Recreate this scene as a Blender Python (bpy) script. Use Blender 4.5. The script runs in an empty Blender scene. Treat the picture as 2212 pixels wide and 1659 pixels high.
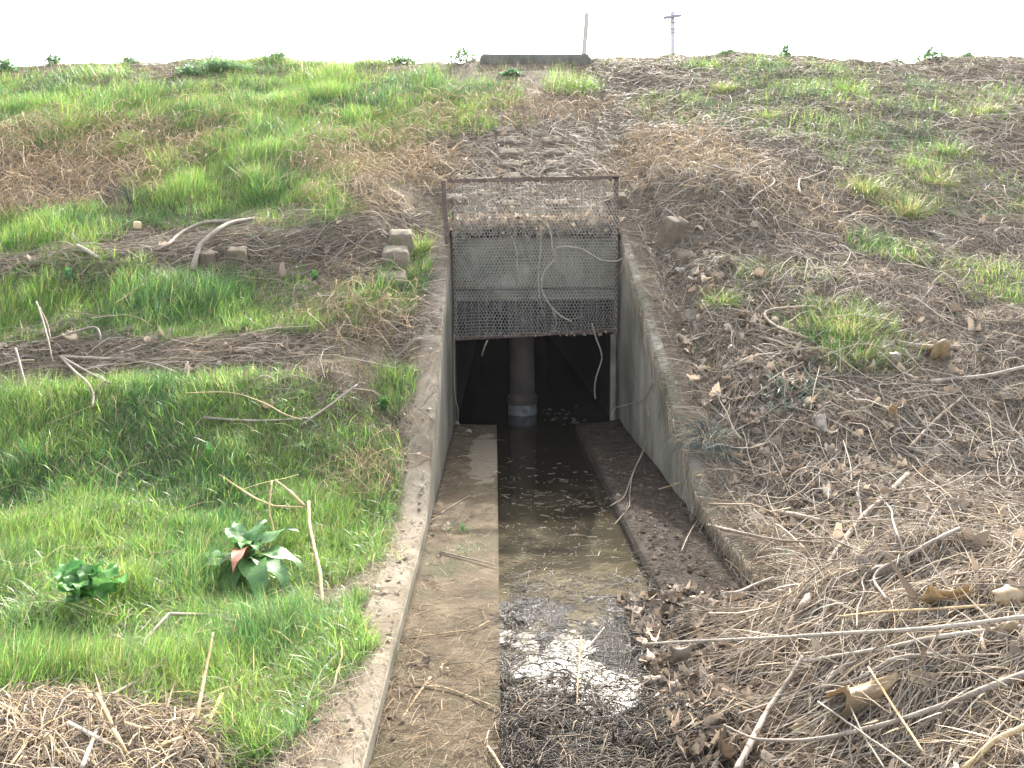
import bpy, math, random
import numpy as np
from mathutils import Matrix, Vector
rng = np.random.default_rng(7)
random.seed(7)
PI = math.pi
S = bpy.context.scene
C = S.collection

# ---------------------------------------------------------------- camera
YAW, PITCH, ROLL = math.radians(1.1), math.radians(8.24), math.radians(-0.6)
CAMP = np.array([0.0, 0.0, 2.0])
FPX = 1789.0                                   # focal length for a frame 2212 wide
cam = bpy.data.cameras.new('camera')
cam.sensor_width = 36.0
cam.lens = 36.0 * FPX / 2212.0
cam.clip_start = 0.05
cam.clip_end = 2000
camo = bpy.data.objects.new('camera', cam)
CM = Matrix.Rotation(-YAW, 4, 'Z') @ Matrix.Rotation(PI / 2 - PITCH, 4, 'X') @ Matrix.Rotation(ROLL, 4, 'Z')
camo.matrix_world = Matrix.Translation(Vector(CAMP)) @ CM
C.objects.link(camo)
S.camera = camo
RM = np.array(CM.to_3x3())

# ---------------------------------------------------------------- light
SUN_EL, SUN_AZ = math.radians(35), math.radians(11)      # ahead of the camera, a little to the right
w = bpy.data.worlds.new('World')
S.world = w
w.use_nodes = True
wn = w.node_tree
wn.nodes.clear()
sky = wn.nodes.new('ShaderNodeTexSky')
sky.sky_type = 'NISHITA'
sky.sun_disc = False
sky.sun_elevation = SUN_EL
sky.sun_rotation = SUN_AZ
sky.dust_density = 3.5
sky.air_density = 1.0
bg = wn.nodes.new('ShaderNodeBackground')
bg.inputs['Strength'].default_value = 0.15
wo = wn.nodes.new('ShaderNodeOutputWorld')
hs = wn.nodes.new('ShaderNodeHueSaturation')      # desaturated sky, so its fill in the shade is less blue
hs.inputs['Saturation'].default_value = 0.5
wn.links.new(sky.outputs[0], hs.inputs['Color'])
wn.links.new(hs.outputs[0], bg.inputs[0])
wn.links.new(bg.outputs[0], wo.inputs[0])
sl = bpy.data.lights.new('sun', 'SUN')
sl.energy = 2.1
sl.angle = math.radians(0.5)
sl.color = (1.0, 0.95, 0.86)
so = bpy.data.objects.new('sun', sl)
sd = Vector((math.sin(SUN_AZ) * math.cos(SUN_EL), math.cos(SUN_AZ) * math.cos(SUN_EL), math.sin(SUN_EL)))
so.rotation_euler = (-sd).to_track_quat('-Z', 'Y').to_euler()
so.location = sd * 50
C.objects.link(so)
S.view_settings.view_transform = 'Standard'
S.view_settings.look = 'None'
S.view_settings.exposure = 2.6
S.view_settings.gamma = 1.0
S.view_settings.use_curve_mapping = False
S.cycles.max_bounces = 8
S.cycles.transparent_max_bounces = 8
S.cycles.use_denoising = True

# ---------------------------------------------------------------- helpers: tags, noise, meshes
def tag(o, label=None, cat=None, group=None, kind=None):
    if label: o['label'] = label
    if cat: o['category'] = cat
    if group: o['group'] = group
    if kind: o['kind'] = kind
    return o

def empty(name, loc, label, cat, group=None, rz=0.0):
    o = bpy.data.objects.new(name, None)
    o.empty_display_size = 0.1
    o.location = loc
    o.rotation_euler = (0, 0, rz)
    C.objects.link(o)
    return tag(o, label, cat, group)

_tab = np.random.default_rng(3).random((256, 256))
def vnoise(x, y, s=1.0, o=0.0):
    x = np.asarray(x, float) * s + 37.1 + o * 17.3
    y = np.asarray(y, float) * s + 91.7 + o * 5.9
    xi, yi = np.floor(x).astype(int), np.floor(y).astype(int)
    fx, fy = x - xi, y - yi
    fx, fy = fx * fx * (3 - 2 * fx), fy * fy * (3 - 2 * fy)
    a, b = _tab[xi & 255, yi & 255], _tab[(xi + 1) & 255, yi & 255]
    c, d = _tab[xi & 255, (yi + 1) & 255], _tab[(xi + 1) & 255, (yi + 1) & 255]
    return (a * (1 - fx) + b * fx) * (1 - fy) + (c * (1 - fx) + d * fx) * fy

def fbm(x, y, s=1.0, o=0.0, n=4):
    r, a, t = 0.0, 1.0, 0.0
    for k in range(n):
        r = r + a * vnoise(x, y, s * 2 ** k, o + k * 3.7)
        t += a
        a *= 0.5
    return r / t - 0.5

def sstep(a, b, x):
    t = np.clip((np.asarray(x, float) - a) / (b - a), 0, 1)
    return t * t * (3 - 2 * t)

def mesh_np(name, V, quads=None, tris=None, mat=None, parent=None, col=None, smooth=False, link=True):
    V = np.asarray(V, np.float32).reshape(-1, 3)
    me = bpy.data.meshes.new(name)
    me.vertices.add(len(V))
    me.vertices.foreach_set('co', V.ravel())
    q = np.zeros((0, 4), np.int32) if quads is None else np.asarray(quads, np.int32).reshape(-1, 4)
    t = np.zeros((0, 3), np.int32) if tris is None else np.asarray(tris, np.int32).reshape(-1, 3)
    me.loops.add(q.size + t.size)
    me.loops.foreach_set('vertex_index', np.concatenate([q.ravel(), t.ravel()]))
    me.polygons.add(len(q) + len(t))
    me.polygons.foreach_set('loop_start', np.concatenate([np.arange(len(q)) * 4, q.size + np.arange(len(t)) * 3]).astype(np.int32))
    if smooth:
        me.polygons.foreach_set('use_smooth', np.ones(len(q) + len(t), bool))
    if col is not None:
        a = me.color_attributes.new('Col', 'FLOAT_COLOR', 'POINT')
        c4 = np.ones((len(V), 4), np.float32)
        c4[:, :3] = col
        a.data.foreach_set('color', c4.ravel())
    me.update(calc_edges=True)
    me.validate()
    if mat: me.materials.append(mat)
    if not link: return me
    o = bpy.data.objects.new(name, me)
    C.objects.link(o)
    if parent is not None: o.parent = parent
    return o

class MB:
    """collects simple shapes and links them as ONE mesh object"""
    def __init__(s): s.v, s.f = [], []
    def add(s, v, f):
        n = len(s.v)
        s.v += [tuple(p) for p in v]
        s.f += [tuple(i + n for i in q) for q in f]
    def box(s, x0, x1, y0, y1, z0, z1):
        s.add([(x0, y0, z0), (x1, y0, z0), (x1, y1, z0), (x0, y1, z0), (x0, y0, z1), (x1, y0, z1), (x1, y1, z1), (x0, y1, z1)],
              [(0, 3, 2, 1), (4, 5, 6, 7), (0, 1, 5, 4), (1, 2, 6, 5), (2, 3, 7, 6), (3, 0, 4, 7)])
    def bar(s, a, b, r, n=6, r2=None):
        a, b = Vector(a), Vector(b)
        d = (b - a).normalized()
        u = d.orthogonal().normalized()
        v = d.cross(u)
        r2 = r if r2 is None else r2
        P = []
        for p, q in ((a, r), (b, r2)):
            for k in range(n):
                t = 2 * PI * k / n
                P.append(p + u * math.cos(t) * q + v * math.sin(t) * q)
        s.add(P, [(k, (k + 1) % n, n + (k + 1) % n, n + k) for k in range(n)] + [tuple(range(n - 1, -1, -1)), tuple(range(n, 2 * n))])
    def build(s, name, mat, parent=None, bevel=0.0, smooth=False):
        me = bpy.data.meshes.new(name)
        me.from_pydata(s.v, [], s.f)
        me.materials.append(mat)
        if smooth:
            me.polygons.foreach_set('use_smooth', np.ones(len(me.polygons), bool))
        me.update()
        o = bpy.data.objects.new(name, me)
        C.objects.link(o)
        if parent is not None: o.parent = parent
        if bevel:
            m = o.modifiers.new('bevel', 'BEVEL')
            m.width = bevel
            m.segments = 2
        return o

# ---------------------------------------------------------------- materials
def ramp(nt, fac, stops):
    r = nt.nodes.new('ShaderNodeValToRGB')
    e = r.color_ramp.elements
    while len(e) < len(stops): e.new(0.5)
    for k, (p, c) in enumerate(stops):
        e[k].position = p
        e[k].color = (*c, 1)
    nt.links.new(fac, r.inputs[0])
    return r.outputs[0]

def noise(nt, scale, detail=6, rough=0.6, vec=None, dist=0.0):
    n = nt.nodes.new('ShaderNodeTexNoise')
    n.inputs['Scale'].default_value = scale
    n.inputs['Detail'].default_value = detail
    n.inputs['Roughness'].default_value = rough
    n.inputs['Distortion'].default_value = dist
    if vec is not None: nt.links.new(vec, n.inputs['Vector'])
    return n.outputs['Fac']

def mixc(nt, fac, a, b, mode='MIX'):
    m = nt.nodes.new('ShaderNodeMix')
    m.data_type = 'RGBA'
    m.blend_type = mode
    if isinstance(fac, (int, float)): m.inputs[0].default_value = fac
    else: nt.links.new(fac, m.inputs[0])
    for s_, x in ((6, a), (7, b)):
        if isinstance(x, tuple): m.inputs[s_].default_value = (*x, 1)
        else: nt.links.new(x, m.inputs[s_])
    return m.outputs[2]

def new_mat(name, rough=0.8, spec=0.4):
    m = bpy.data.materials.new(name)
    m.use_nodes = True
    nt = m.node_tree
    b = nt.nodes['Principled BSDF']
    b.inputs['Roughness'].default_value = rough
    b.inputs['Specular IOR Level'].default_value = spec
    co = nt.nodes.new('ShaderNodeTexCoord').outputs['Object']
    return m, nt, b, co

def bump(nt, b, h, strength, dist):
    n = nt.nodes.new('ShaderNodeBump')
    n.inputs['Strength'].default_value = strength
    n.inputs['Distance'].default_value = dist
    nt.links.new(h, n.inputs['Height'])
    nt.links.new(n.outputs[0], b.inputs['Normal'])

def surface_mat(name, stops, scale, rough=0.85, spec=0.3, b_scale=40, b_str=0.5, b_dist=0.02, speck=None, speck_scale=160, stain=None, stain_scale=0.7, stretch=None, crack=None, rim=False):
    m, nt, b, co = new_mat(name, rough, spec)
    if stretch:
        mp = nt.nodes.new('ShaderNodeMapping')
        mp.inputs['Scale'].default_value = stretch
        nt.links.new(co, mp.inputs[0])
        co = mp.outputs[0]
    c = ramp(nt, noise(nt, scale, 8, 0.65, co), stops)
    if stain:
        f = ramp(nt, noise(nt, stain_scale, 5, 0.6, co, 0.5), [(0.45, (0, 0, 0)), (0.62, (1, 1, 1))])
        c = mixc(nt, f, c, stain)
    if speck:
        f = ramp(nt, noise(nt, speck_scale, 3, 0.6, co), [(0.6, (0, 0, 0)), (0.68, (1, 1, 1))])
        c = mixc(nt, f, c, speck)
    if rim:
        sx = nt.nodes.new('ShaderNodeSeparateXYZ')
        nt.links.new(nt.nodes['Texture Coordinate'].outputs['Object'], sx.inputs[0])
        m1 = nt.nodes.new('ShaderNodeMapRange')
        m1.inputs['From Min'].default_value, m1.inputs['From Max'].default_value = -0.13, 0.0
        m1.inputs['To Min'].default_value, m1.inputs['To Max'].default_value = 0.0, 0.17
        nt.links.new(sx.outputs[0], m1.inputs['Value'])
        m2 = nt.nodes.new('ShaderNodeMath')
        m2.operation = 'ADD'
        nt.links.new(m1.outputs[0], m2.inputs[0])
        nt.links.new(noise(nt, 42, 7, 0.75, co), m2.inputs[1])
        c = mixc(nt, ramp(nt, m2.outputs[0], [(0.66, (0, 0, 0)), (0.74, (1, 1, 1))]), c, (0.06, 0.052, 0.036))
    if crack:
        vo = nt.nodes.new('ShaderNodeTexVoronoi')
        vo.feature = 'DISTANCE_TO_EDGE'
        vo.inputs['Scale'].default_value = crack
        wv = nt.nodes.new('ShaderNodeTexNoise')
        wv.inputs['Scale'].default_value = 6
        nt.links.new(co, wv.inputs['Vector'])
        nt.links.new(mixc(nt, 0.12, co, wv.outputs['Color']), vo.inputs['Vector'])
        c = mixc(nt, ramp(nt, vo.outputs['Distance'], [(0.0, (1, 1, 1)), (0.007, (0, 0, 0))]), c, (0.035, 0.028, 0.02))
    nt.links.new(c, b.inputs['Base Color'])
    bump(nt, b, noise(nt, b_scale, 8, 0.7, co), b_str, b_dist)
    return m

def veg_mat(name, trans=0.4, rough=0.5, spec=0.5):
    m, nt, b, co = new_mat(name, rough, spec)
    a = nt.nodes.new('ShaderNodeAttribute')
    a.attribute_name = 'Col'
    nt.links.new(a.outputs['Color'], b.inputs['Base Color'])
    if trans > 0:
        t = nt.nodes.new('ShaderNodeBsdfTranslucent')
        nt.links.new(a.outputs['Color'], t.inputs['Color'])
        x = nt.nodes.new('ShaderNodeMixShader')
        x.inputs[0].default_value = trans
        nt.links.new(b.outputs[0], x.inputs[1])
        nt.links.new(t.outputs[0], x.inputs[2])
        nt.links.new(x.outputs[0], nt.nodes['Material Output'].inputs[0])
    return m

M = {}
M['soil'] = surface_mat('soil', [(0.3, (0.045, 0.033, 0.022)), (0.5, (0.11, 0.083, 0.055)), (0.7, (0.19, 0.15, 0.105))], 5.0, 0.95, 0.15, 30, 0.9, 0.04)
M['concrete_top'] = surface_mat('weathered concrete', [(0.3, (0.112, 0.092, 0.066)), (0.5, (0.18, 0.15, 0.108)), (0.72, (0.255, 0.217, 0.16))], 3.0, 0.9, 0.25, 70, 0.5, 0.012,
                                speck=(0.07, 0.055, 0.038), speck_scale=75, stain=(0.115, 0.088, 0.055), stain_scale=1.7, crack=0.75, rim=True)
M['concrete_face'] = surface_mat('mossy grey concrete', [(0.3, (0.12, 0.105, 0.078)), (0.55, (0.21, 0.185, 0.14)), (0.75, (0.30, 0.27, 0.21))], 2.2, 0.9, 0.25, 60, 0.5, 0.012,
                                 speck=(0.07, 0.065, 0.05), speck_scale=120, stain=(0.095, 0.09, 0.058), stain_scale=1.6, stretch=(1, 1, 0.45))
M['headwall'] = surface_mat('damp headwall concrete', [(0.3, (0.15, 0.14, 0.10)), (0.55, (0.235, 0.22, 0.165)), (0.75, (0.32, 0.30, 0.23))], 2.5, 0.9, 0.2, 50, 0.4, 0.01,
                            stain=(0.11, 0.108, 0.075), stain_scale=2.2)
M['culvert'] = surface_mat('shade-toned culvert concrete', [(0.3, (0.012, 0.011, 0.010)), (0.7, (0.03, 0.026, 0.022))], 3, 0.9, 0.2, 40, 0.4, 0.01)  # near-black base colour puts the interior's shade into the concrete
M['pier'] = surface_mat('stained brown pier', [(0.3, (0.045, 0.035, 0.029)), (0.7, (0.09, 0.071, 0.058))], 4, 0.8, 0.3, 40, 0.4, 0.01)
M['lime'] = surface_mat('limy white footing', [(0.3, (0.06, 0.06, 0.058)), (0.7, (0.19, 0.193, 0.19))], 9, 0.7, 0.4, 60, 0.4, 0.008)
M['block'] = surface_mat('old concrete block', [(0.3, (0.11, 0.09, 0.065)), (0.55, (0.20, 0.165, 0.12)), (0.75, (0.28, 0.235, 0.175))], 6, 0.92, 0.2, 60, 0.6, 0.012,
                         speck=(0.11, 0.09, 0.065), speck_scale=90)
M['block_soil'] = surface_mat('earth stained block', [(0.3, (0.09, 0.068, 0.045)), (0.55, (0.15, 0.12, 0.085)), (0.75, (0.23, 0.19, 0.14))], 7, 0.95, 0.15, 60, 0.7, 0.015, speck=(0.06, 0.045, 0.03), speck_scale=60)
M['wall_soil'] = surface_mat('earth on the wall top', [(0.3, (0.07, 0.052, 0.035)), (0.5, (0.14, 0.108, 0.075)), (0.72, (0.24, 0.195, 0.14))], 6, 0.95, 0.15, 40, 0.9, 0.03)
M['parapet'] = surface_mat('shade-dark concrete', [(0.3, (0.07, 0.068, 0.055)), (0.7, (0.17, 0.16, 0.13))], 5, 0.92, 0.2, 50, 0.5, 0.012)  # dark tone stands in for the shade on the parapet's near face
M['rust'] = surface_mat('rusty steel', [(0.3, (0.065, 0.042, 0.032)), (0.55, (0.115, 0.078, 0.06)), (0.75, (0.18, 0.125, 0.095))], 18, 0.8, 0.4, 90, 0.5, 0.004)
M['rod'] = surface_mat('dull brown rod', [(0.3, (0.10, 0.08, 0.06)), (0.7, (0.22, 0.18, 0.14))], 20, 0.75, 0.4, 90, 0.3, 0.003)
M['wire'] = surface_mat('galvanised wire', [(0.3, (0.30, 0.28, 0.235)), (0.7, (0.56, 0.53, 0.46))], 14, 0.55, 0.5, 90, 0.2, 0.002)
M['post'] = surface_mat('weathered pole concrete', [(0.3, (0.34, 0.32, 0.26)), (0.7, (0.52, 0.5, 0.42))], 6, 0.85, 0.3, 50, 0.3, 0.01)
M['utility'] = surface_mat('pale grey pole', [(0.3, (0.36, 0.36, 0.38)), (0.7, (0.5, 0.5, 0.53))], 2, 0.8, 0.3, 30, 0.2, 0.01)
M['metal'] = surface_mat('grey fittings', [(0.3, (0.18, 0.17, 0.22)), (0.7, (0.34, 0.33, 0.4))], 9, 0.6, 0.4, 30, 0.2, 0.01)
M['mud'] = surface_mat('wet black mud', [(0.3, (0.006, 0.0045, 0.003)), (0.55, (0.016, 0.0115, 0.0075)), (0.75, (0.04, 0.029, 0.018))], 9, 0.2, 0.35, 30, 0.7, 0.03)
M['stone'] = surface_mat('pale ochre stone', [(0.3, (0.5, 0.36, 0.2)), (0.7, (0.68, 0.53, 0.33))], 25, 0.9, 0.2, 80, 0.4, 0.01)
def wood(name, a, b_, c):
    return surface_mat(name, [(0.3, a), (0.52, b_), (0.75, c)], 14, 0.75, 0.35, 60, 0.5, 0.004, speck=tuple(x * 0.45 for x in a), speck_scale=55)
M['straw'] = wood('dry straw cane', (0.27, 0.18, 0.085), (0.40, 0.29, 0.15), (0.52, 0.40, 0.235))
M['grey_wood'] = wood('weathered grey wood', (0.13, 0.10, 0.075), (0.22, 0.18, 0.135), (0.32, 0.27, 0.21))
M['pale_wood'] = wood('bleached stem', (0.20, 0.16, 0.12), (0.30, 0.25, 0.19), (0.39, 0.335, 0.27))
M['brown_wood'] = wood('brown stem', (0.13, 0.095, 0.065), (0.22, 0.165, 0.115), (0.32, 0.25, 0.18))
M['dark_wood'] = wood('dark wet stem', (0.04, 0.03, 0.022), (0.08, 0.06, 0.045), (0.13, 0.10, 0.075))
M['veg'] = veg_mat('living blades', 0.55, 0.38, 0.55)
M['dry'] = veg_mat('dry stems', 0.22, 0.65, 0.25)
M['litter'] = veg_mat('dead leaves', 0.25, 0.75, 0.15)
M['wet'] = veg_mat('wet sticks', 0.0, 0.5, 0.25)
M['leaf'] = veg_mat('broad leaves', 0.35, 0.3, 0.55)

# silted ledge: bare pale concrete where dry, brown silt elsewhere
def ledge_mat(name, dark, mid, light, dry, dry_at, rough, moss):
    m, nt, b, co = new_mat(name, rough, 0.12)
    c = ramp(nt, noise(nt, 4.0, 9, 0.7, co), [(0.3, dark), (0.5, mid), (0.72, light)])
    f = ramp(nt, noise(nt, 1.3, 5, 0.6, co, 0.4), [(0.52, (0, 0, 0)), (0.66, (1, 1, 1))])
    c = mixc(nt, f, c, moss)
    if dry_at:
        s_ = nt.nodes.new('ShaderNodeSeparateXYZ')
        nt.links.new(co, s_.inputs[0])
        def mm(op, a, v):
            n = nt.nodes.new('ShaderNodeMath')
            n.operation = op
            n.use_clamp = False
            nt.links.new(a, n.inputs[0])
            if isinstance(v, (int, float)): n.inputs[1].default_value = v
            else: nt.links.new(v, n.inputs[1])
            return n.outputs[0]
        (cx, cy), (rx, ry) = dry_at
        dx = mm('DIVIDE', mm('SUBTRACT', s_.outputs[0], cx), rx)
        dy = mm('DIVIDE', mm('SUBTRACT', s_.outputs[1], cy), ry)
        r2 = mm('ADD', mm('MULTIPLY', dx, dx), mm('MULTIPLY', dy, dy))
        r2 = mm('ADD', r2, mm('MULTIPLY', noise(nt, 4.5, 5, 0.65, co), 2.4))
        f = ramp(nt, r2, [(0.0, (1, 1, 1)), (0.5, (1, 1, 1))])
        rr = nt.nodes[-1]
        e = rr.color_ramp.elements
        e[0].position, e[1].position = 0.0, 1.0
        mr = nt.nodes.new('ShaderNodeMapRange')
        mr.inputs['From Min'].default_value = 1.86
        mr.inputs['From Max'].default_value = 2.02
        mr.inputs['To Min'].default_value = 1.0
        mr.inputs['To Max'].default_value = 0.0
        nt.links.new(r2, mr.inputs['Value'])
        c = mixc(nt, mr.outputs[0], c, dry)
    f = ramp(nt, noise(nt, 70, 4, 0.65, co), [(0.58, (0, 0, 0)), (0.68, (1, 1, 1))])
    c = mixc(nt, f, c, tuple(x * 0.5 for x in dark))
    nt.links.new(c, b.inputs['Base Color'])
    bump(nt, b, noise(nt, 28, 9, 0.75, co), 0.8, 0.02)
    return m
M['ledge_l'] = ledge_mat('silted ledge', (0.045, 0.033, 0.019), (0.095, 0.071, 0.043), (0.17, 0.132, 0.084), (0.19, 0.154, 0.105), ((-0.13, 8.55), (0.19, 1.3)), 0.85, (0.06, 0.058, 0.03))
M['ledge_r'] = ledge_mat('damp muddy ledge', (0.014, 0.010, 0.007), (0.030, 0.022, 0.015), (0.056, 0.042, 0.03), None, None, 0.8, (0.05, 0.04, 0.028))

# murky water over tan silt
m, nt, b, co = new_mat('murky water', 0.03, 0.5)
sx_ = nt.nodes.new('ShaderNodeSeparateXYZ')
nt.links.new(co, sx_.inputs[0])
mr = nt.nodes.new('ShaderNodeMapRange')          # the silt lies shallower toward the near end
mr.inputs['From Min'].default_value, mr.inputs['From Max'].default_value = 8.2, 5.0
mr.inputs['To Min'].default_value, mr.inputs['To Max'].default_value = -0.38, 0.16
nt.links.new(sx_.outputs[1], mr.inputs['Value'])
ad = nt.nodes.new('ShaderNodeMath')
ad.operation = 'ADD'
nt.links.new(mr.outputs[0], ad.inputs[0])
nt.links.new(noise(nt, 2.2, 5, 0.6, co, 0.6), ad.inputs[1])
c = ramp(nt, ad.outputs[0], [(0.12, (0.013, 0.011, 0.007)), (0.5, (0.042, 0.036, 0.022)), (0.78, (0.125, 0.105, 0.065))])
nt.links.new(c, b.inputs['Base Color'])
bump(nt, b, noise(nt, 24, 4, 0.6, co), 0.07, 0.012)
M['water'] = m

# ---------------------------------------------------------------- the lie of the land
XL, XR = -0.53, 1.55              # inner faces of the two wing walls
TH = 0.31                         # wall thickness
YG = 10.3                         # where the channel meets the culvert

def softpos(t, k=0.35):
    return 0.5 * (t + np.sqrt(t * t + k * k))

def base(x, y):
    z = 0.10 + 0.5 * softpos(y - 5.95)
    crest = 6.56 - 0.012 * np.abs(np.asarray(x))
    z = crest - softpos(crest - z, 0.3)
    back = softpos(np.asarray(y) - 23.0, 0.6) * 0.45
    return np.maximum(z - back, -0.2 - 0 * z)

def wall_z(y):
    return 0.12 + 0.5 * softpos(np.asarray(y, float) - 5.98, 0.25)

def pile(x, y):
    a = sstep(0.95, 2.2, x + 0.25 * fbm(x, y, 1.1, 5)) * sstep(4.5, 3.75, y + 0.5 * fbm(x, y, 0.8, 9))
    return a * (0.50 + 0.40 * fbm(x, y, 1.6, 2)) + a * 0.12 * sstep(2.2, 3.5, x)

def T(x, y):
    x, y = np.asarray(x, float), np.asarray(y, float)
    z = base(x, y)
    dw = np.minimum(np.abs(x - (XL - TH)), np.abs(x - (XR + TH)))
    near = np.where((x < XL) | (x > XR), sstep(0.0, 0.7, dw), 0.0)
    z = z + near * (0.34 * fbm(x, y, 0.42, 1, 3) + 0.15 * fbm(x, y, 1.7, 4, 3)) * (0.7 + 0.3 * sstep(2.5, 6, y))
    z = z + near * 0.30 * np.maximum(-0.06, fbm(x, y, 1.5, 14, 3)) * sstep(-1.0, -1.7, x) * sstep(7.4, 6.4, y) * sstep(2.6, 3.6, y)
    z = z + near * 0.05 * fbm(x, y, 6.0, 7, 3)
    z = z + near * 0.09 * sstep(1.8, 2.6, x) * sstep(11, 7, y)
    # brushy mounds either side of the headwall, drift lines across the left bank
    z = z + 0.28 * np.exp(-(((x + 1.9) / 1.0) ** 2 + ((y - 11.3) / 1.0) ** 2))
    z = z + 0.30 * np.exp(-(((x - 2.9) / 1.0) ** 2 + ((y - 11.3) / 1.1) ** 2))
    lft = sstep(-0.95, -1.5, x)
    z = z + lft * 0.16 * np.exp(-((y - 9.9 + 0.25 * np.sin(x * 0.8)) / 0.38) ** 2)
    z = z + lft * 0.10 * np.exp(-((y - 7.35 + 0.15 * np.sin(x * 1.3)) / 0.3) ** 2)
    z = z + lft * 0.12 * np.exp(-((x + 1.9) / 0.8) ** 2 - ((y - 3.1) / 0.5) ** 2)
    z = z - 0.05 * (dw < 0.25) * np.where((x < XL) | (x > XR), 1, 0)
    return np.maximum(z, np.where(x > XR, pile(x, y) + 0.04, -1))

def muck(x, y):
    x, y = np.asarray(x, float), np.asarray(y, float)
    edge = sstep(5.25, 4.85, y + 0.35 * fbm(x, y, 3.0, 11))
    z = -0.165 + edge * (0.064 + 0.10 * fbm(x, y, 2.6, 13) + 0.055 * fbm(x, y, 11, 17, 3))
    z = z - edge * 0.03 * np.exp(-((x - 0.38 - 0.10 * np.sin(y * 3)) / 0.2) ** 2) * sstep(3.3, 3.7, y) + edge * 0.012 + edge * 0.10 * sstep(3.9, 3.3, y) * (1 - 0.85 * np.exp(-((x - 0.36 - 0.08 * np.sin(y * 4)) / 0.17) ** 2))
    z = z + edge * sstep(0.6, 1.3, x) * sstep(4.6, 3.9, y) * 0.14
    return z

WATER = -0.10
def surf(x, y):
    """top of whatever one would step on at (x, y)"""
    x, y = np.asarray(x, float), np.asarray(y, float)
    z = T(x, y)
    inn = (x > XL) & (x < XR) & (y < YG)
    led = np.where(x < 0, 0.0, np.where(x > 1.0, np.maximum(0.0, pile(x, y)), np.maximum(np.maximum(WATER, muck(x, y)), pile(x, y) - 0.02)))
    z = np.where(inn, led, z)
    wl = (((x <= XL) & (x > XL - TH)) | ((x >= XR) & (x < XR + TH))) & (y < 10.6)
    z = np.where(wl, np.maximum(wall_z(y), np.where(x > 1, pile(x, y) + 0.03, -1)), z)
    hd = (x >= XL) & (x <= XR) & (y >= YG) & (y < 10.95)
    return np.where(hd, 2.42, z)

def ray(u, v):
    d = RM @ np.array([(u - 1106) / FPX, -(v - 829.5) / FPX, -1.0])
    return d / d[1]

def at(u, v, lift=0.0):
    """world point on the ground that the photograph shows at (u, v) of a 2212 wide frame"""
    d = ray(u, v)
    t = np.arange(2.0, 26, 0.02)
    P = CAMP + t[:, None] * d
    h = P[:, 2] - surf(P[:, 0], P[:, 1]) - lift
    k = np.argmax(h < 0) if (h < 0).any() else len(t) - 1
    k = max(k, 1)
    a, b_ = h[k - 1], h[k]
    s_ = t[k - 1] + 0.02 * (a / (a - b_) if a != b_ else 0)
    return CAMP + s_ * d

def at_y(u, v, y):
    return CAMP + ray(u, v) * y

CR = {'f': (0, 0, 1), 'c1': (788.3, 272.9, .329), 'c2': (788.3, 727.7, .329), 'c3': (0, 60.6, .3564), 'c4': (0, 606.4, .3838),
      'c5': (0, 1061.2, .3838), 'c6': (667, 1113.3, .3564), 'c7': (1364.4, 1030.9, .3832), 'c8': (1364.4, 424.5, .3838),
      'ct': (1455.3, 0, .3421), 'cs': (939.9, 363.8, .2375)}
def cv(k, p):
    a, b_, s_ = CR[k]
    return a + s_ * p[0], b_ + s_ * p[1]

# ---------------------------------------------------------------- terrain sheet
def axis(parts):
    out = []
    for a, b_, n in parts: out += list(np.linspace(a, b_, n, endpoint=False))
    return np.array(out + [parts[-1][1]])
gx = axis([(-600, -60, 10), (-60, -14, 40), (-14, XL - 0.25, 220), (XL - 0.25, XR + 0.25, 34), (XR + 0.25, 15, 220), (15, 60, 40), (60, 600, 10)])
gy = axis([(-300, -20, 8), (-20, 2, 40), (2, 10.95, 190), (10.95, 19.5, 150), (19.5, 36, 60), (36, 900, 12)])
X, Y = np.meshgrid(gx, gy, indexing='ij')
Z = T(X, Y)
i0, i1 = np.searchsorted(gx, XL - 0.251), np.searchsorted(gx, XR + 0.249)
j0, j1 = np.searchsorted(gy, -4), np.searchsorted(gy, 10.949)
nx, ny = X.shape
idx = np.arange(nx * ny).reshape(nx, ny)
Q = np.stack([idx[:-1, :-1], idx[1:, :-1], idx[1:, 1:], idx[:-1, 1:]], -1)
keep = np.ones(Q.shape[:2], bool)
keep[i0:i1, j0:j1] = False
ground = mesh_np('ground', np.stack([X, Y, Z], -1), Q[keep], mat=M['soil'], smooth=True)
tag(ground, 'brown earth of the embankment rising to a flat crest', kind='structure')

# ---------------------------------------------------------------- channel
def slab(name, x0, x1, y0, y1, zf, mat, nx_=14, ny_=160, amp=0.012, depth=0.5):
    xs, ys = np.linspace(x0, x1, nx_), np.linspace(y0, y1, ny_)
    A, B = np.meshgrid(xs, ys, indexing='ij')
    Zt = zf(A, B) + amp * 2 * fbm(A, B, 3, 21)
    edge = np.zeros_like(A)
    V = [np.stack([A, B, Zt], -1).reshape(-1, 3)]
    i = np.arange(nx_ * ny_).reshape(nx_, ny_)
    q = [np.stack([i[:-1, :-1], i[1:, :-1], i[1:, 1:], i[:-1, 1:]], -1).reshape(-1, 4)]
    n = nx_ * ny_
    for line, flip in ((i[0, :], True), (i[-1, :], False), (i[:, -1], True), (i[:, 0], False)):
        P = V[0][line].copy()
        P[:, 2] -= depth
        V.append(P)
        k = n + np.arange(len(line))
        n += len(line)
        a = np.stack([line[:-1], k[:-1], k[1:], line[1:]], -1)
        q.append(a[:, ::-1] if flip else a)
    return mesh_np(name, np.concatenate(V), np.concatenate(q), mat=mat, smooth=False)

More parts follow.
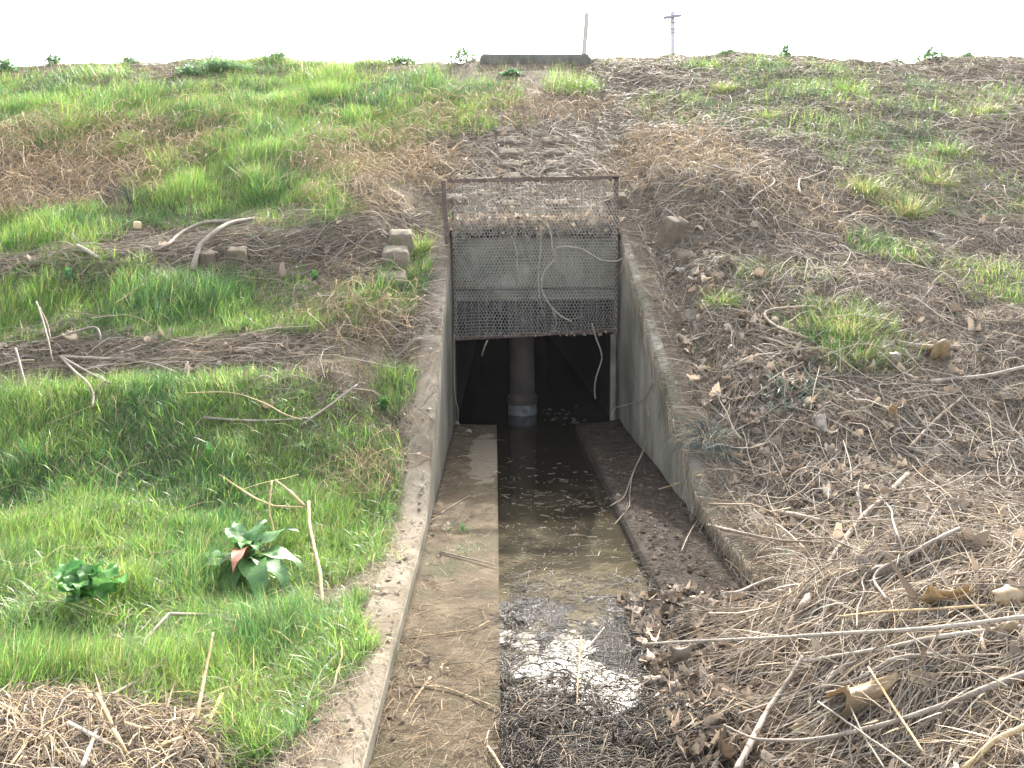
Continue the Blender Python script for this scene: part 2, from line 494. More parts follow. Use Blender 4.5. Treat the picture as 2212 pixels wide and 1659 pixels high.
def wob(y, s_): return 0.012 * fbm(y, y * 0 + s_, 4, 31)
o = slab('channel_ledge', XL, 0.0, -4, YG, lambda a, b_: 0 * a + 0.035 * np.exp(-(a - XL) / 0.10) * (0.6 + fbm(a, b_, 2, 3)), M['ledge_l'])
tag(o, 'silted concrete ledge on the grassy side of the water', kind='structure')
o = slab('channel_ledge', 1.0, XR, -4, YG, lambda a, b_: 0 * a + 0.05 * np.exp(-(XR - a) / 0.14) * (0.6 + fbm(a, b_, 2, 3)), M['ledge_r'])
tag(o, 'dark muddy ledge on the brushy side of the water', kind='structure')
xs, ys = np.linspace(-0.002, 1.002, 2), np.array([-4.0, 25.9])
o = mesh_np('water', [(XL, -4, WATER), (XR, -4, WATER), (XR, 25.9, WATER), (XL, 25.9, WATER)], [(0, 1, 2, 3)], mat=M['water'])
tag(o, 'murky shallow water standing in the channel', kind='structure')
A, B = np.meshgrid(np.linspace(0.0, 1.0, 60), np.concatenate([np.linspace(-4, 2.4, 20), np.linspace(2.45, 5.6, 190)]), indexing='ij')
i = np.arange(A.size).reshape(A.shape)
o = mesh_np('mud', np.stack([A, B, muck(A, B)], -1), np.stack([i[:-1, :-1], i[1:, :-1], i[1:, 1:], i[:-1, 1:]], -1), mat=M['mud'], smooth=True)
tag(o, 'wet black mud choking the near end of the channel', kind='structure')
A, B = np.meshgrid(np.linspace(0.75, 2.6, 70), np.concatenate([np.linspace(-4, 2.0, 20), np.linspace(2.05, 4.95, 110)]), indexing='ij')
i = np.arange(A.size).reshape(A.shape)
zz = pile(A, B) - 0.03 + 0.05 * sstep(0.0, 0.1, pile(A, B)) + 0.03 * fbm(A, B, 7, 71)
zz = np.where(pile(A, B) < 0.004, -0.25, zz)
zz = np.where(A > XR + TH - 0.04, np.minimum(zz, T(A, B) - 0.03), zz)
o = mesh_np('debris_mound', np.stack([A, B, zz], -1), np.stack([i[:-1, :-1], i[1:, :-1], i[1:, 1:], i[:-1, 1:]], -1), mat=M['soil'], smooth=True)
tag(o, 'heap of earth slumped over the ledge', kind='structure')

def wing_wall(x_in, sgn, y0, y1, label):
    """sgn: +1 thickness goes to +x"""
    ys = np.linspace(y0, y1, 260)
    prof = [(0.0, -0.6), (0.0, -0.25), (0.0, 0.0), (0.0, 0.33), (0.0, 0.66), (0.0, 0.9), (0.006, 0.975), (0.022, 1.0), (0.10, 1.003), (0.2, 1.0), (TH - 0.02, 1.0), (TH, 0.97), (TH, -0.6)]
    V = []
    for y in ys:
        zt = float(wall_z(y))
        for k, (t, f) in enumerate(prof):
            z = f * zt if 0 <= f < 0.95 else (f if f < 0 else zt - (1 - f) * 0.9)
            jag = 0.0
            if 5 <= k <= 8:
                jag = 0.018 * float(fbm(y, k * 0.3, 5, 41)) + 0.02 * min(0, float(fbm(y, 0.2, 2.2, 43)) + 0.12)
            V.append((x_in + sgn * (t - jag * 0.6 + 0.006 * float(fbm(y, f, 2, 45))), y, z + jag * 0.7))
    n = len(prof)
    V = np.array(V)
    q = []
    for a in range(len(ys) - 1):
        for k in range(n - 1):
            f = (a * n + k, a * n + k + 1, (a + 1) * n + k + 1, (a + 1) * n + k)
            q.append(f if sgn > 0 else f[::-1])
    root = empty('wing_wall', (x_in, 0.5 * (y0 + y1), 0), label, 'retaining wall')
    root_inv = np.array([x_in, 0.5 * (y0 + y1), 0])
    q = np.array(q)
    kk = np.tile(np.arange(n - 1), len(ys) - 1)
    face, top = q[kk < 6], q[kk >= 6]
    # top and face are one body with two finishes
    me = mesh_np('wall_body', V - root_inv, np.concatenate([face, top]), mat=M['concrete_face'], parent=root, smooth=True)
    me.data.materials.append(M['concrete_top'] if sgn < 0 else M['wall_soil'])
    mi = np.zeros(len(me.data.polygons), np.int32)
    kt = kk[kk >= 6]
    mi[len(face):] = np.where(kt < 9, 1, 2) if sgn < 0 else np.where(kt < 8, 0, 1)
    if sgn < 0: me.data.materials.append(M['wall_soil'])
    me.data.polygons.foreach_set('material_index', mi)
    e = MB()
    return root
wing_wall(XL, -1, 1.2, 10.97, 'low concrete wing wall with a sandy worn top along the grassy bank')
wing_wall(XR, +1, 2.0, 10.97, 'concrete wing wall half buried under brown brushwood')

# ---------------------------------------------------------------- culvert mouth
cul = empty('culvert', (0.51, 10.6, 0), 'dark concrete culvert mouth under the embankment with a round pier in it', 'culvert')
def cpart(mb, name, mat, parent=cul, bevel=0.0, smooth=False):
    r = cul.location if parent is cul else Vector((0, 0, 0))
    mb.v = [tuple(Vector(p) - Vector(cul.location)) for p in mb.v]
    return mb.build(name, mat, parent, bevel, smooth)
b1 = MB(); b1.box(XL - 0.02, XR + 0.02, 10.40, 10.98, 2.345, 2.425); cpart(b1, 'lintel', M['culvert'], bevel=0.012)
b1 = MB(); b1.box(XL + 0.003, XR - 0.003, 10.50, 10.9, 1.72, 2.32); cpart(b1, 'headwall', M['headwall'], bevel=0.008)
b1 = MB(); b1.box(XL + 0.004, XR - 0.004, 10.44, 10.62, 1.70, 1.735); cpart(b1, 'shelf', M['headwall'], bevel=0.006)
b1 = MB(); b1.box(XL + 0.004, XR - 0.004, 10.53, 10.9, 1.545, 1.685); cpart(b1, 'soffit_beam', M['headwall'], bevel=0.008)
for xa, xb in ((XL - 0.3, XL - 0.002), (XR + 0.002, XR + 0.3)):
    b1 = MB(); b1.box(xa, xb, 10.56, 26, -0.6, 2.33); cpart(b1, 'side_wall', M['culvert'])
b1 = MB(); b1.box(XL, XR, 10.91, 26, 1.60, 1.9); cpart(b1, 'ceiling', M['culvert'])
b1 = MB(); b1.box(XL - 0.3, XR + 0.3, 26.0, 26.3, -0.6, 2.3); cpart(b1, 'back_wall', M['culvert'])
# round pier with a bell collar and a limy foot
def lathe(prof, cx, cy, n=40):
    v, f = [], []
    for r, z in prof:
        for k in range(n):
            t = 2 * PI * k / n
            rr = r * (1 + 0.012 * math.sin(5 * t + z * 7) + 0.01 * random.uniform(-1, 1))
            v.append((cx + rr * math.cos(t), cy + rr * math.sin(t), z))
    for a in range(len(prof) - 1):
        for k in range(n):
            f.append((a * n + k, a * n + (k + 1) % n, (a + 1) * n + (k + 1) % n, (a + 1) * n + k))
    return v, f
px, py = at_y(1128, 800, 11.55)[0], 11.55
pr = MB(); pr.add(*lathe([(0.172, z) for z in np.linspace(0.16, 1.62, 12)], px, py)); pier = cpart(pr, 'pier', M['pier'], smooth=True)
pr = MB(); pr.add(*lathe([(0.17, 0.20), (0.185, 0.185), (0.212, 0.15), (0.216, 0.11), (0.21, 0.06), (0.198, 0.045)], px, py)); co_ = cpart(pr, 'collar', M['pier'], smooth=True); co_.parent = pier
pr = MB(); pr.add(*lathe([(0.196, 0.05), (0.2, 0.0), (0.205, -0.07), (0.2, -0.3)], px, py)); fo_ = cpart(pr, 'footing', M['lime'], smooth=True); fo_.parent = pier
# guide slat in the right jamb
g0, g1 = at_y(1324, 722, 10.42), at_y(1331, 912, 10.42)
b1 = MB(); b1.box(g0[0] - 0.03, g0[0] + 0.035, 10.40, 10.46, 0.0, g0[2]); b1.box(XR - 0.045, XR - 0.004, 10.47, 10.55, 0.0, 1.5); cpart(b1, 'gate_guide', M['headwall'], bevel=0.004)

# ---------------------------------------------------------------- trash screen
scr = empty('trash_screen', (0.5, 10.25, 1.1), 'rusty steel frame screen with thin bars and hexagonal wire netting over the culvert mouth', 'trash screen')
off = Vector(scr.location)
def spart(mb, name, mat, bevel=0.0):
    mb.v = [tuple(Vector(p) - off) for p in mb.v]
    return mb.build(name, mat, scr, bevel)
YS = 10.22
tl, tr = at_y(966, 394, YS), at_y(1338, 386, YS)
def ang(a, b_, wv, dv):     # angle iron from a to b: two thin flanges
    mb = MB()
    a, b_ = Vector(a), Vector(b_)
    d = (b_ - a).normalized()
    side = d.cross(Vector((0, 1, 0))).normalized()
    for (w_, h_) in ((wv, 0.006), (0.006, dv)):
        P = []
        for p in (a, b_):
            for sx, sy in ((0, 0), (1, 0), (1, 1), (0, 1)):
                P.append(p + side * (sx * w_) + Vector((0, sy * h_ + (0.006 if h_ > 0.01 else 0), 0)))
        mb.add(P, [(0, 1, 2, 3), (7, 6, 5, 4), (0, 4, 5, 1), (1, 5, 6, 2), (2, 6, 7, 3), (3, 7, 4, 0)])
    return mb
spart(ang((tl[0], YS, tl[2]), (tr[0], YS, tr[2]), 0.036, 0.045), 'top_rail', M['rust'])
zb = 2.2
spart(ang((tl[0] - 0.025, YS, tl[2] + 0.02), (tl[0] + 0.01, YS, zb), -0.05, 0.045), 'frame_post', M['rust'])
spart(ang((tr[0] - 0.02, YS, tr[2] + 0.02), (tr[0] - 0.02, YS, zb), -0.05, 0.045), 'frame_post', M['rust'])
bl, br = at_y(980, 736, YS), at_y(1330, 717, YS)
bl[0], br[0] = XL + 0.02, XR - 0.03
spart(ang(bl, br, 0.04, 0.05), 'bottom_rail', M['rust'])
xin = XR - 0.07
spart(ang((xin, YS + 0.01, tr[2] - 0.03), (xin, YS + 0.01, br[2]), 0.03, 0.03), 'inner_post', M['rust'])
spart(ang((XL + 0.02, YS + 0.01, tl[2] - 0.25), (XL + 0.03, YS + 0.01, bl[2]), 0.025, 0.03), 'inner_post', M['rust'])
nb = 22
for k in range(nb):
    x = XL + 0.06 + (xin - 0.05 - XL - 0.06) * k / (nb - 1)
    f = (x - tl[0]) / (tr[0] - tl[0])
    mb = MB()
    n = 8
    pts = [(x + 0.006 * math.sin(k * 2.1 + t * 0.8) , YS + 0.03, (tl[2] + (tr[2] - tl[2]) * f - 0.02) * (1 - t / n) + (bl[2] + (br[2] - bl[2]) * f + 0.02) * t / n) for t in range(n + 1)]
    for a, b_ in zip(pts, pts[1:]): mb.bar(a, b_, 0.0042, 6)
    spart(mb, 'screen_bar', M['rod'])
# hexagonal netting, two overlapping layers, slightly crumpled
def netting(cell, layer, y, x0, x1, z0f, z1, r):
    dx = cell
    dz = cell * 0.95
    segs = []
    nz = int((z1 - 0.9) / dz)
    nxn = int((x1 - x0) / dx) + 1
    def P(a, b_):
        z = z1 - b_
        x = x0 + a
        wx = 0.012 * float(fbm(x, z, 5, 50 + layer)) + 0.03 * float(fbm(x, z, 1.2, 55 + layer))
        wz = 0.05 * float(fbm(x, z, 1.0, 60 + layer))
        jx, jz_ = (_tab[int(a * 900) & 255, int(b_ * 700) & 255] - .5, _tab[int(b_ * 800) & 255, int(a * 600) & 255] - .5)
        wx, wz = wx + 0.011 * jx, wz + 0.011 * jz_
        return (x + wx, y + 0.05 * float(fbm(x, z, 2, 65 + layer)), z + wz)
    for jz in range(nz):
        for ix in range(nxn):
            ox = (0.5 * dx if jz % 2 else 0)
            a = P(ix * dx + ox, jz * dz)
            b_ = P(ix * dx + ox, jz * dz + dz * 0.62)
            c_ = P(ix * dx + ox - dx / 2, jz * dz + dz)
            d_ = P(ix * dx + ox + dx / 2, jz * dz + dz)
            zl = z0f(a[0])
            if d_[2] < zl or c_[0] < x0 - 0.01 or d_[0] > x1 + 0.01: continue
            segs += [(a, b_), (b_, c_), (b_, d_)]
    s_ = np.array(segs)
    A_, B_ = s_[:, 0], s_[:, 1]
    d = B_ - A_
    d /= np.linalg.norm(d, axis=1, keepdims=True)
    u = np.cross(d, np.array([0.0, 1.0, 0.0])); u /= np.linalg.norm(u, axis=1, keepdims=True)
    v = np.cross(d, u)
    V = []
    for e in (A_, B_):
        for k in range(3):
            t = 2 * PI * k / 3
            V.append(e + r * (math.cos(t) * u + math.sin(t) * v))
    V = np.stack(V, 1)
    n = len(s_)
    o_ = np.arange(n)[:, None] * 6
    q = np.concatenate([o_ + np.array([k, (k + 1) % 3, 3 + (k + 1) % 3, 3 + k]) for k in range(3)], 0)
    return mesh_np('wire_netting', V.reshape(-1, 3) - np.array(off), q, mat=M['wire'], parent=scr)
z0f = lambda x: bl[2] + (br[2] - bl[2]) * (x - bl[0]) / (br[0] - bl[0]) + 0.02
netting(0.038, 0, YS - 0.035, XL + 0.015, XR - 0.05, z0f, 2.70, 0.0018)
netting(0.041, 1, YS - 0.02, XL + 0.02, XR - 0.05, z0f, 2.98, 0.0015)

# ---------------------------------------------------------------- blocks, poles
def rock(name, loc, size, mat, label, cat, group=None, rot=(0, 0, 0), top=0.72, seed=0, rough=0.045, kindly=None):
    """weathered block: subdivided box whose top is narrower than its foot"""
    r = np.random.default_rng(seed)
    n = 6
    g = np.linspace(-1, 1, n + 1)
    V, F, key = [], [], {}
    def vid(p):
        k = tuple(np.round(p, 4))
        if k not in key:
            key[k] = len(V)
            q = np.array(p, float)
            f = 1 - (1 - top) * (q[2] + 1) / 2
            e = np.abs(q) ** 8
            ed = np.sort(np.abs(q))[1]
            sh = 1 - 0.05 * ed ** 6
            q = np.array([q[0] * f * sh, q[1] * f * sh, q[2] * sh])
            q = q * np.array(size) / 2 + r.normal(0, rough, 3) * min(size) * 0.5
            V.append(q)
        return key[k]
    for ax in range(3):
        for sg in (-1, 1):
            for a in range(n):
                for b_ in range(n):
                    cs = []
                    for (i_, j_) in ((a, b_), (a + 1, b_), (a + 1, b_ + 1), (a, b_ + 1)):
                        p = [0, 0, 0]
                        p[ax] = sg
                        p[(ax + 1) % 3], p[(ax + 2) % 3] = g[i_], g[j_]
                        cs.append(vid(p))
                    F.append(cs if sg > 0 else cs[::-1])
    o_ = mesh_np(name, V, F, mat=mat)
    o_.location = loc
    o_.rotation_euler = rot
    return tag(o_, label, cat, group)
SL = math.radians(24)
def block(u, v, wpx, hpx, label, rz=0.0, sink=0.3, tilt=SL, top=0.75, seed=1, mat=None, name='concrete_block', depth=None):
    p = at(u, v)
    k = p[1] / FPX
    sx, sz = wpx * k, hpx * k * 1.15
    sy = depth or max(0.2, sx * 0.8)
    p[2] += sz * (0.30 - sink)
    return rock(name, p, (sx, sy, sz), mat or M['block'], label, 'block', 'old concrete revetment blocks in the bank', (tilt, 0, rz), top, seed)
block(866, 527, 62, 48, 'upper of two squared concrete blocks stepping down beside the grassy wing wall', 0.1, seed=2)
block(855, 562, 68, 44, 'second squared block down beside the grassy wing wall', 0.1, seed=3)
block(850, 604, 66, 34, 'lowest half buried block beside the grassy wing wall', 0.1, 0.45, seed=4)
block(1452, 515, 75, 76, 'grey tilted block poking from the brown brush near the rusty frame', 0.5, 0.3, seed=5, top=0.62, mat=M['block_soil'])
block(1478, 560, 66, 50, 'dusky block buried under stems just below the tilted grey one', 0.3, 0.55, seed=15, top=0.7, mat=M['block_soil'])
block(447, 563, 42, 34, 'khaki block under the arched driftwood branch', 0.4, 0.3, seed=6, mat=M['block_soil'])
block(512, 550, 50, 40, 'grey block lying in the drift line behind the khaki one', 0.2, 0.5, seed=7, mat=M['block_soil'])
for k, (u, v) in enumerate([(1104, 384), (1101, 357), (1097, 331), (1094, 306), (1090, 285)]):
    block(u, v, 46, 40, ['lowest', 'second', 'third', 'fourth', 'topmost'][k] + ' block of the column rising behind the middle of the frame', 0.05, 0.64, tilt=math.radians(28), seed=20 + k, top=0.93, mat=M['block_soil'])
for k, (u, v) in enumerate([(1202, 384), (1199, 357), (1196, 331), (1192, 306)]):
    block(u, v, 44, 38, ['lowest', 'second', 'third', 'topmost'][k] + ' block of the shorter column right of the other block column', -0.05, 0.64, tilt=math.radians(28), seed=30 + k, top=0.93, mat=M['block_soil'])
block(985, 438, 50, 46, 'block seen through the bars close to the post on the grassy side', 0.1, 0.5, seed=41, mat=M['block_soil'], top=0.85)
block(1104, 447, 48, 32, 'block seen through the bars below the taller column', 0.0, 0.5, seed=42, mat=M['block_soil'], top=0.85)
block(1206, 446, 52, 32, 'block seen through the bars below the shorter column', 0.0, 0.5, seed=43, mat=M['block_soil'], top=0.85)
block(1330, 438, 52, 56, 'block seen through the bars by the post on the brushy side', -0.1, 0.5, seed=44, mat=M['block_soil'], top=0.85)
p = at(297, 492)
rock('stone', p + np.array([0, 0, 0.035]), (0.10, 0.09, 0.085), M['stone'], 'small rounded ochre stone on the grass above the stick drift', 'stone', None, (0.2, 0.1, 0.4), 0.85, 9, 0.06)
# parapet on the crest
p0, p1 = at_y(1035, 130, 18.35), at_y(1279, 130, 18.35)
ztop, zbot = at_y(1160, 120, 18.35)[2], at_y(1160, 150, 18.35)[2]
par = rock('parapet', ((p0[0] + p1[0]) / 2, 18.5, (ztop + zbot) / 2 - 0.02), (p1[0] - p0[0], 0.4, ztop - zbot + 0.1), M['parapet'], 'long shade-dark concrete parapet on the crest of the embankment', 'parapet', None, (0, 0.004, 0), 0.985, 51, 0.03)
# leaning post
b_, t_ = at_y(1256, 132, 20.5), at_y(1268, 28, 20.5)
lp = empty('post', b_, 'short leaning concrete post standing behind the dark parapet', 'post')
mb = MB(); mb.bar((0, 0, -0.6), Vector(t_ - b_), 0.062, 14, 0.056); mb.build('shaft', M['post'], lp, smooth=False)
q_ = Vector(t_ - b_)
mb = MB(); e_ = q_ * 0.72; mb.bar(e_ + Vector((0.05, 0, 0)), e_ + Vector((0.11, 0, 0.03)), 0.012); mb.bar(e_ + Vector((0.11, 0, -0.03)), e_ + Vector((0.12, 0, 0.07)), 0.02); mb.build('bracket', M['metal'], lp)
# utility pole far behind
YP = 45.0
t_, b_ = at_y(1453, 25, YP), at_y(1457, 118, YP)
up = empty('utility_pole', (b_[0] + 0.25, YP, -0.2), 'tall pale utility pole with a short crossarm beyond the crest', 'utility pole')
off2 = np.array([b_[0] + 0.25, YP, -0.2])
top = Vector(t_ - off2)
mb = MB(); mb.bar((0, 0, 0), top, 0.17, 16, 0.115); mb.build('shaft', M['utility'], up)
mb = MB(); a_ = at_y(1433, 38, YP - 0.16) - off2; c_ = at_y(1471, 33, YP - 0.16) - off2
mb.bar(a_, c_, 0.085, 8); mb.build('crossarm', M['metal'], up)
for f in (0.08, 0.3, 0.95):
    mb = MB(); q_ = Vector(a_).lerp(Vector(c_), f)
    mb.bar(q_ - Vector((0, 0, 0.04)), q_ - Vector((0, 0, 0.2)), 0.05, 8, 0.03); mb.build('insulator', M['metal'], up)
for k, vv in enumerate((50, 64, 71)):
    q_ = Vector(at_y(1454.5, vv, YP) - off2)
    mb = MB(); mb.bar(q_ + Vector((-0.2, -0.15, 0)), q_ + Vector((0.22, -0.15, 0)), 0.028, 6); mb.build('step_iron', M['metal'], up)
    mb = MB(); e_ = Vector(at_y(1468 - 2 * k, vv + 10, YP) - off2); mb.bar(q_ + Vector((0.1, 0, 0)), e_, 0.022, 6); mb.build('brace', M['metal'], up)
for e0, e1 in ((c_, at_y(1483, 47, YP)), (a_, at_y(1447, 48, YP))):
    mb = MB(); mb.bar(Vector(e0), Vector(e1 - off2), 0.015, 6); mb.build('stay', M['metal'], up)
#PART2
# ---------------------------------------------------------------- vegetation generators (all vectorised)
def jitter(col, n, amt, r=rng):
    """per-piece colour: pick between the given colours, then vary brightness"""
    col = np.array(col, float)
    k = r.integers(0, len(col), n)
    t = r.random(n)[:, None]
    c = col[k] * (1 - t) + col[r.integers(0, len(col), n)] * t
    return c * np.exp(r.normal(0, amt, (n, 1)))

def ribbons(P, L, Wd, az, lean, bend, col, seg=3):
    n = len(P)
    h = np.stack([np.cos(az), np.sin(az), 0 * az], -1)
    pr = np.stack([-np.sin(az), np.cos(az), 0 * az], -1)
    tw = rng.normal(0, 0.7, n)
    side = pr * np.cos(tw)[:, None] + h * np.sin(tw)[:, None]
    pos, V = P.copy(), []
    for k in range(seg + 1):
        f = k / seg
        wk = (Wd * (1 - 0.92 * f ** 1.6) * 0.5)[:, None]
        V += [pos - side * wk, pos + side * wk]
        th = lean + bend * (k + 0.5) / seg
        pos = pos + (L / seg)[:, None] * (np.sin(th)[:, None] * h + np.cos(th)[:, None] * np.array([0, 0, 1.0]))
    m = 2 * (seg + 1)
    V = np.stack(V, 1)
    o_ = (np.arange(n) * m)[:, None]
    q = np.concatenate([o_ + np.array([2 * k, 2 * k + 1, 2 * k + 3, 2 * k + 2]) for k in range(seg)], 0)
    return V.reshape(-1, 3), q, np.repeat(col, m, 0)

def tubes(path, r0, r1, col, ns=3):
    """path (n, k, 3); tapered tubes"""
    n, k, _ = path.shape
    d = np.gradient(path, axis=1)
    d /= np.linalg.norm(d, axis=2, keepdims=True) + 1e-9
    ref = np.where(np.abs(d[..., 2:3]) > 0.9, np.array([1.0, 0, 0]), np.array([0, 0, 1.0]))
    u = np.cross(d, ref); u /= np.linalg.norm(u, axis=2, keepdims=True) + 1e-9
    v = np.cross(d, u)
    f = np.linspace(0, 1, k)[None, :, None]
    rr = (r0[:, None, None] * (1 - f) + r1[:, None, None] * f)
    V = np.stack([path + rr * (math.cos(2 * PI * j / ns) * u + math.sin(2 * PI * j / ns) * v) for j in range(ns)], 2)
    m = k * ns
    o_ = (np.arange(n) * m)[:, None]
    q = np.concatenate([o_ + np.array([a * ns + j, a * ns + (j + 1) % ns, (a + 1) * ns + (j + 1) % ns, (a + 1) * ns + j]) for a in range(k - 1) for j in range(ns)], 0)
    return V.reshape(-1, 3), q, np.repeat(col, m, 0)

def lying(P, L, az, wander, lift, arc, k=5, follow=surf):
    """paths of stems lying on the ground: they follow it and arch off it"""
    n = len(P)
    a = az.copy()
    pts = [P[:, :2].copy()]
    cur = rng.normal(0, wander, n)
    for j in range(k - 1):
        a = a + cur + rng.normal(0, wander * 0.5, n)
        pts.append(pts[-1] + (L / (k - 1))[:, None] * np.stack([np.cos(a), np.sin(a)], -1))
    xy = np.stack(pts, 1)
    if follow is surf:                       # what starts on a bank does not float out over the channel
        st = xy[:, :1, :]
        by_ch = xy[..., 1] < 10.3
        xy[..., 0] = np.where((st[..., 0] < XL) & by_ch, np.minimum(xy[..., 0], XL - 0.015), xy[..., 0])
        xy[..., 0] = np.where((st[..., 0] > XR) & by_ch & (xy[..., 1] > 4.6), np.maximum(xy[..., 0], XR - 0.06), xy[..., 0])
    z = follow(xy[..., 0], xy[..., 1])
    g = np.minimum(z, z[:, :1] + 0.25)
    g = np.maximum(g, z[:, :1] - 0.30)
    t = np.linspace(0, 1, k)[None]
    tilt = rng.normal(0, 0.35, n)[:, None]
    z = g + lift[:, None] + arc[:, None] * (np.sin(PI * t) + tilt * t)
    return np.concatenate([xy, z[..., None]], -1)

ANG = np.linspace(0, 2 * PI, 14, endpoint=False)
LOBE = 0.5 * (0.72 + 0.28 * np.abs(np.cos(2.5 * ANG)) + 0.12 * np.cos(ANG))
def leaves(P, size, col, tiltmax=0.9, curl=0.5, aspect=1.0):
    n = len(P)
    ring = np.stack([np.cos(ANG) * LOBE, np.sin(ANG) * LOBE * aspect], -1)
    tpl = np.concatenate([[[0.0, 0.0]], ring * 0.55, ring], 0)
    m = len(tpl)
    X_ = tpl[None] * np.exp(rng.normal(0, 0.15, (n, m, 1))) * np.array([[[1, 1]]])
    a, b_, c_ = (rng.normal(0, curl, (n, 1)) for _ in range(3))
    Z_ = a * X_[..., 0] ** 2 * 2 + b_ * X_[..., 1] ** 2 * 2 + c_ * X_[..., 0] * X_[..., 1] * 2 + rng.normal(0, 0.05, (n, m))
    q = np.concatenate([X_, Z_[..., None]], -1) * size[:, None, None]
    az, ti = rng.random(n) * 2 * PI, rng.random(n) * tiltmax
    rl = rng.random(n) * 2 * PI
    ca, sa, ct, st, cr, sr = np.cos(az), np.sin(az), np.cos(ti), np.sin(ti), np.cos(rl), np.sin(rl)
    x = q[..., 0] * cr[:, None] - q[..., 1] * sr[:, None]
    y = q[..., 0] * sr[:, None] + q[..., 1] * cr[:, None]
    z = q[..., 2]
    y, z = y * ct[:, None] - z * st[:, None], y * st[:, None] + z * ct[:, None]
    x, y = x * ca[:, None] - y * sa[:, None], x * sa[:, None] + y * ca[:, None]
    V = np.stack([x, y, z], -1) + P[:, None]
    o_ = (np.arange(n) * m)[:, None]
    N = 14
    tr_ = np.concatenate([o_ + np.array([0, 1 + k, 1 + (k + 1) % N]) for k in range(N)], 0)
    qd = np.concatenate([o_ + np.array([1 + k, 1 + N + k, 1 + N + (k + 1) % N, 1 + (k + 1) % N]) for k in range(N)], 0)
    return V.reshape(-1, 3), qd, tr_, np.repeat(col, m, 0)

class Bag:
    def __init__(s): s.V, s.Q, s.T, s.C, s.n = [], [], [], [], 0
    def add(s, V, Q=None, Tr=None, c=None):
        s.V.append(V); s.C.append(c)
        if Q is not None: s.Q.append(Q + s.n)
        if Tr is not None: s.T.append(Tr + s.n)
        s.n += len(V)
    def rib(s, *a, **k): V, q, c = ribbons(*a, **k); s.add(V, q, None, c)
    def tub(s, *a, **k): V, q, c = tubes(*a, **k); s.add(V, q, None, c)
    def lea(s, *a, **k): V, q, t, c = leaves(*a, **k); s.add(V, q, t, c)
    def build(s, name, mat, parent=None, origin=None):
        V = np.concatenate(s.V)
        if origin is not None: V = V - np.array(origin)
        return mesh_np(name, V, np.concatenate(s.Q) if s.Q else None, np.concatenate(s.T) if s.T else None, mat, parent, np.concatenate(s.C), False)

# ---------------------------------------------------------------- where things grow
def blob(u, v, ru, rv, wgt):
    c_ = at(u, v)
    l, r_, t_, b2 = at(u - ru, v), at(u + ru, v), at(u, v - rv), at(u, v + rv)
    return c_[0], c_[1], abs(r_[0] - l[0]) / 2, max(0.15, abs(t_[1] - b2[1]) / 2), wgt
def field(blobs, warp=0.45):
    B_ = [blob(*b_) for b_ in blobs]
    def f(x, y):
        n = 2.0 * warp * fbm(x, y, 1.3, 81) + 1.2 * warp * fbm(x, y, 5, 83, 3)
        out = np.zeros_like(x)
        for cx, cy, rx, ry, wg in B_:
            r_ = np.sqrt(((x - cx) / rx) ** 2 + ((y - cy) / ry) ** 2) + n
            out = np.maximum(out, wg * sstep(1.15, 0.7, r_))
        return out
    return f
green = field([(420, 235, 560, 75, 1.0), (800, 195, 250, 55, 1.0), (80, 195, 200, 45, .7), (560, 370, 220, 100, .9), (740, 300, 180, 60, .9), (660, 150, 220, 20, .6),
               (60, 510, 110, 55, .8), (470, 440, 190, 45, .8), (450, 665, 380, 75, .95), (160, 620, 230, 65, .95), (90, 490, 200, 50, .7), (640, 470, 110, 40, .5), (380, 850, 420, 50, .9), (50, 700, 150, 60, .8),
               (330, 930, 480, 130, 1), (200, 1130, 330, 180, 1), (640, 1060, 240, 170, 1), (150, 1330, 190, 130, 1), (480, 1370, 280, 130, .75), (560, 1240, 260, 110, .95), (760, 1180, 110, 120, .8), (720, 900, 140, 60, .6),
               (885, 600, 45, 90, .6), (860, 850, 70, 55, .6), (590, 1570, 90, 80, .9), (690, 1420, 110, 80, .6), (800, 1000, 80, 80, .6), (960, 480, 25, 20, .4),
               (960, 1150, 60, 45, .22), (1000, 200, 120, 30, .5), (1750, 180, 200, 40, .4), (1500, 230, 120, 30, .3), (1880, 300, 200, 50, .25), (1560, 150, 120, 12, .5), (2000, 380, 160, 50, .3), (1230, 190, 60, 15, .4), (1650, 250, 250, 60, .12),
               (2030, 210, 200, 40, .2), (2040, 440, 140, 40, .3), (1925, 545, 90, 25, .35), (2130, 620, 100, 40, .2), (1700, 600, 120, 40, .12), (1820, 700, 130, 60, .3), (1860, 770, 90, 40, .3)])
tan = field([(100, 330, 230, 85, 1), (330, 330, 150, 70, .9), (60, 420, 130, 60, .7), (230, 400, 130, 50, .4), (360, 360, 70, 50, .8), (810, 365, 190, 60, 1), (1470, 345, 150, 65, .6), (920, 275, 60, 40, .8), (1650, 420, 200, 60, .22),
             (1100, 240, 260, 40, .4), (780, 680, 130, 70, .5), (790, 1050, 90, 60, .5), (450, 260, 300, 60, .15), (780, 440, 120, 40, .7)])
drift = field([(250, 545, 420, 45, 1), (560, 500, 180, 45, 1), (700, 560, 150, 60, .8), (330, 775, 380, 35, .8), (100, 750, 160, 45, .9), (620, 850, 180, 40, .5), (620, 720, 120, 40, .6), (760, 640, 150, 70, .6),
               (1130, 470, 220, 30, .8), (1130, 330, 230, 90, .8), (820, 470, 140, 60, .7), (380, 150, 300, 25, .3), (930, 600, 60, 120, .5), (880, 720, 60, 100, .6)])
straw_z = field([(220, 1590, 330, 90, 1), (450, 1560, 160, 60, .9), (300, 1480, 160, 40, .5)])
def brown(x, y): return np.maximum(drift(x, y), sstep(1.75, 2.0, x))

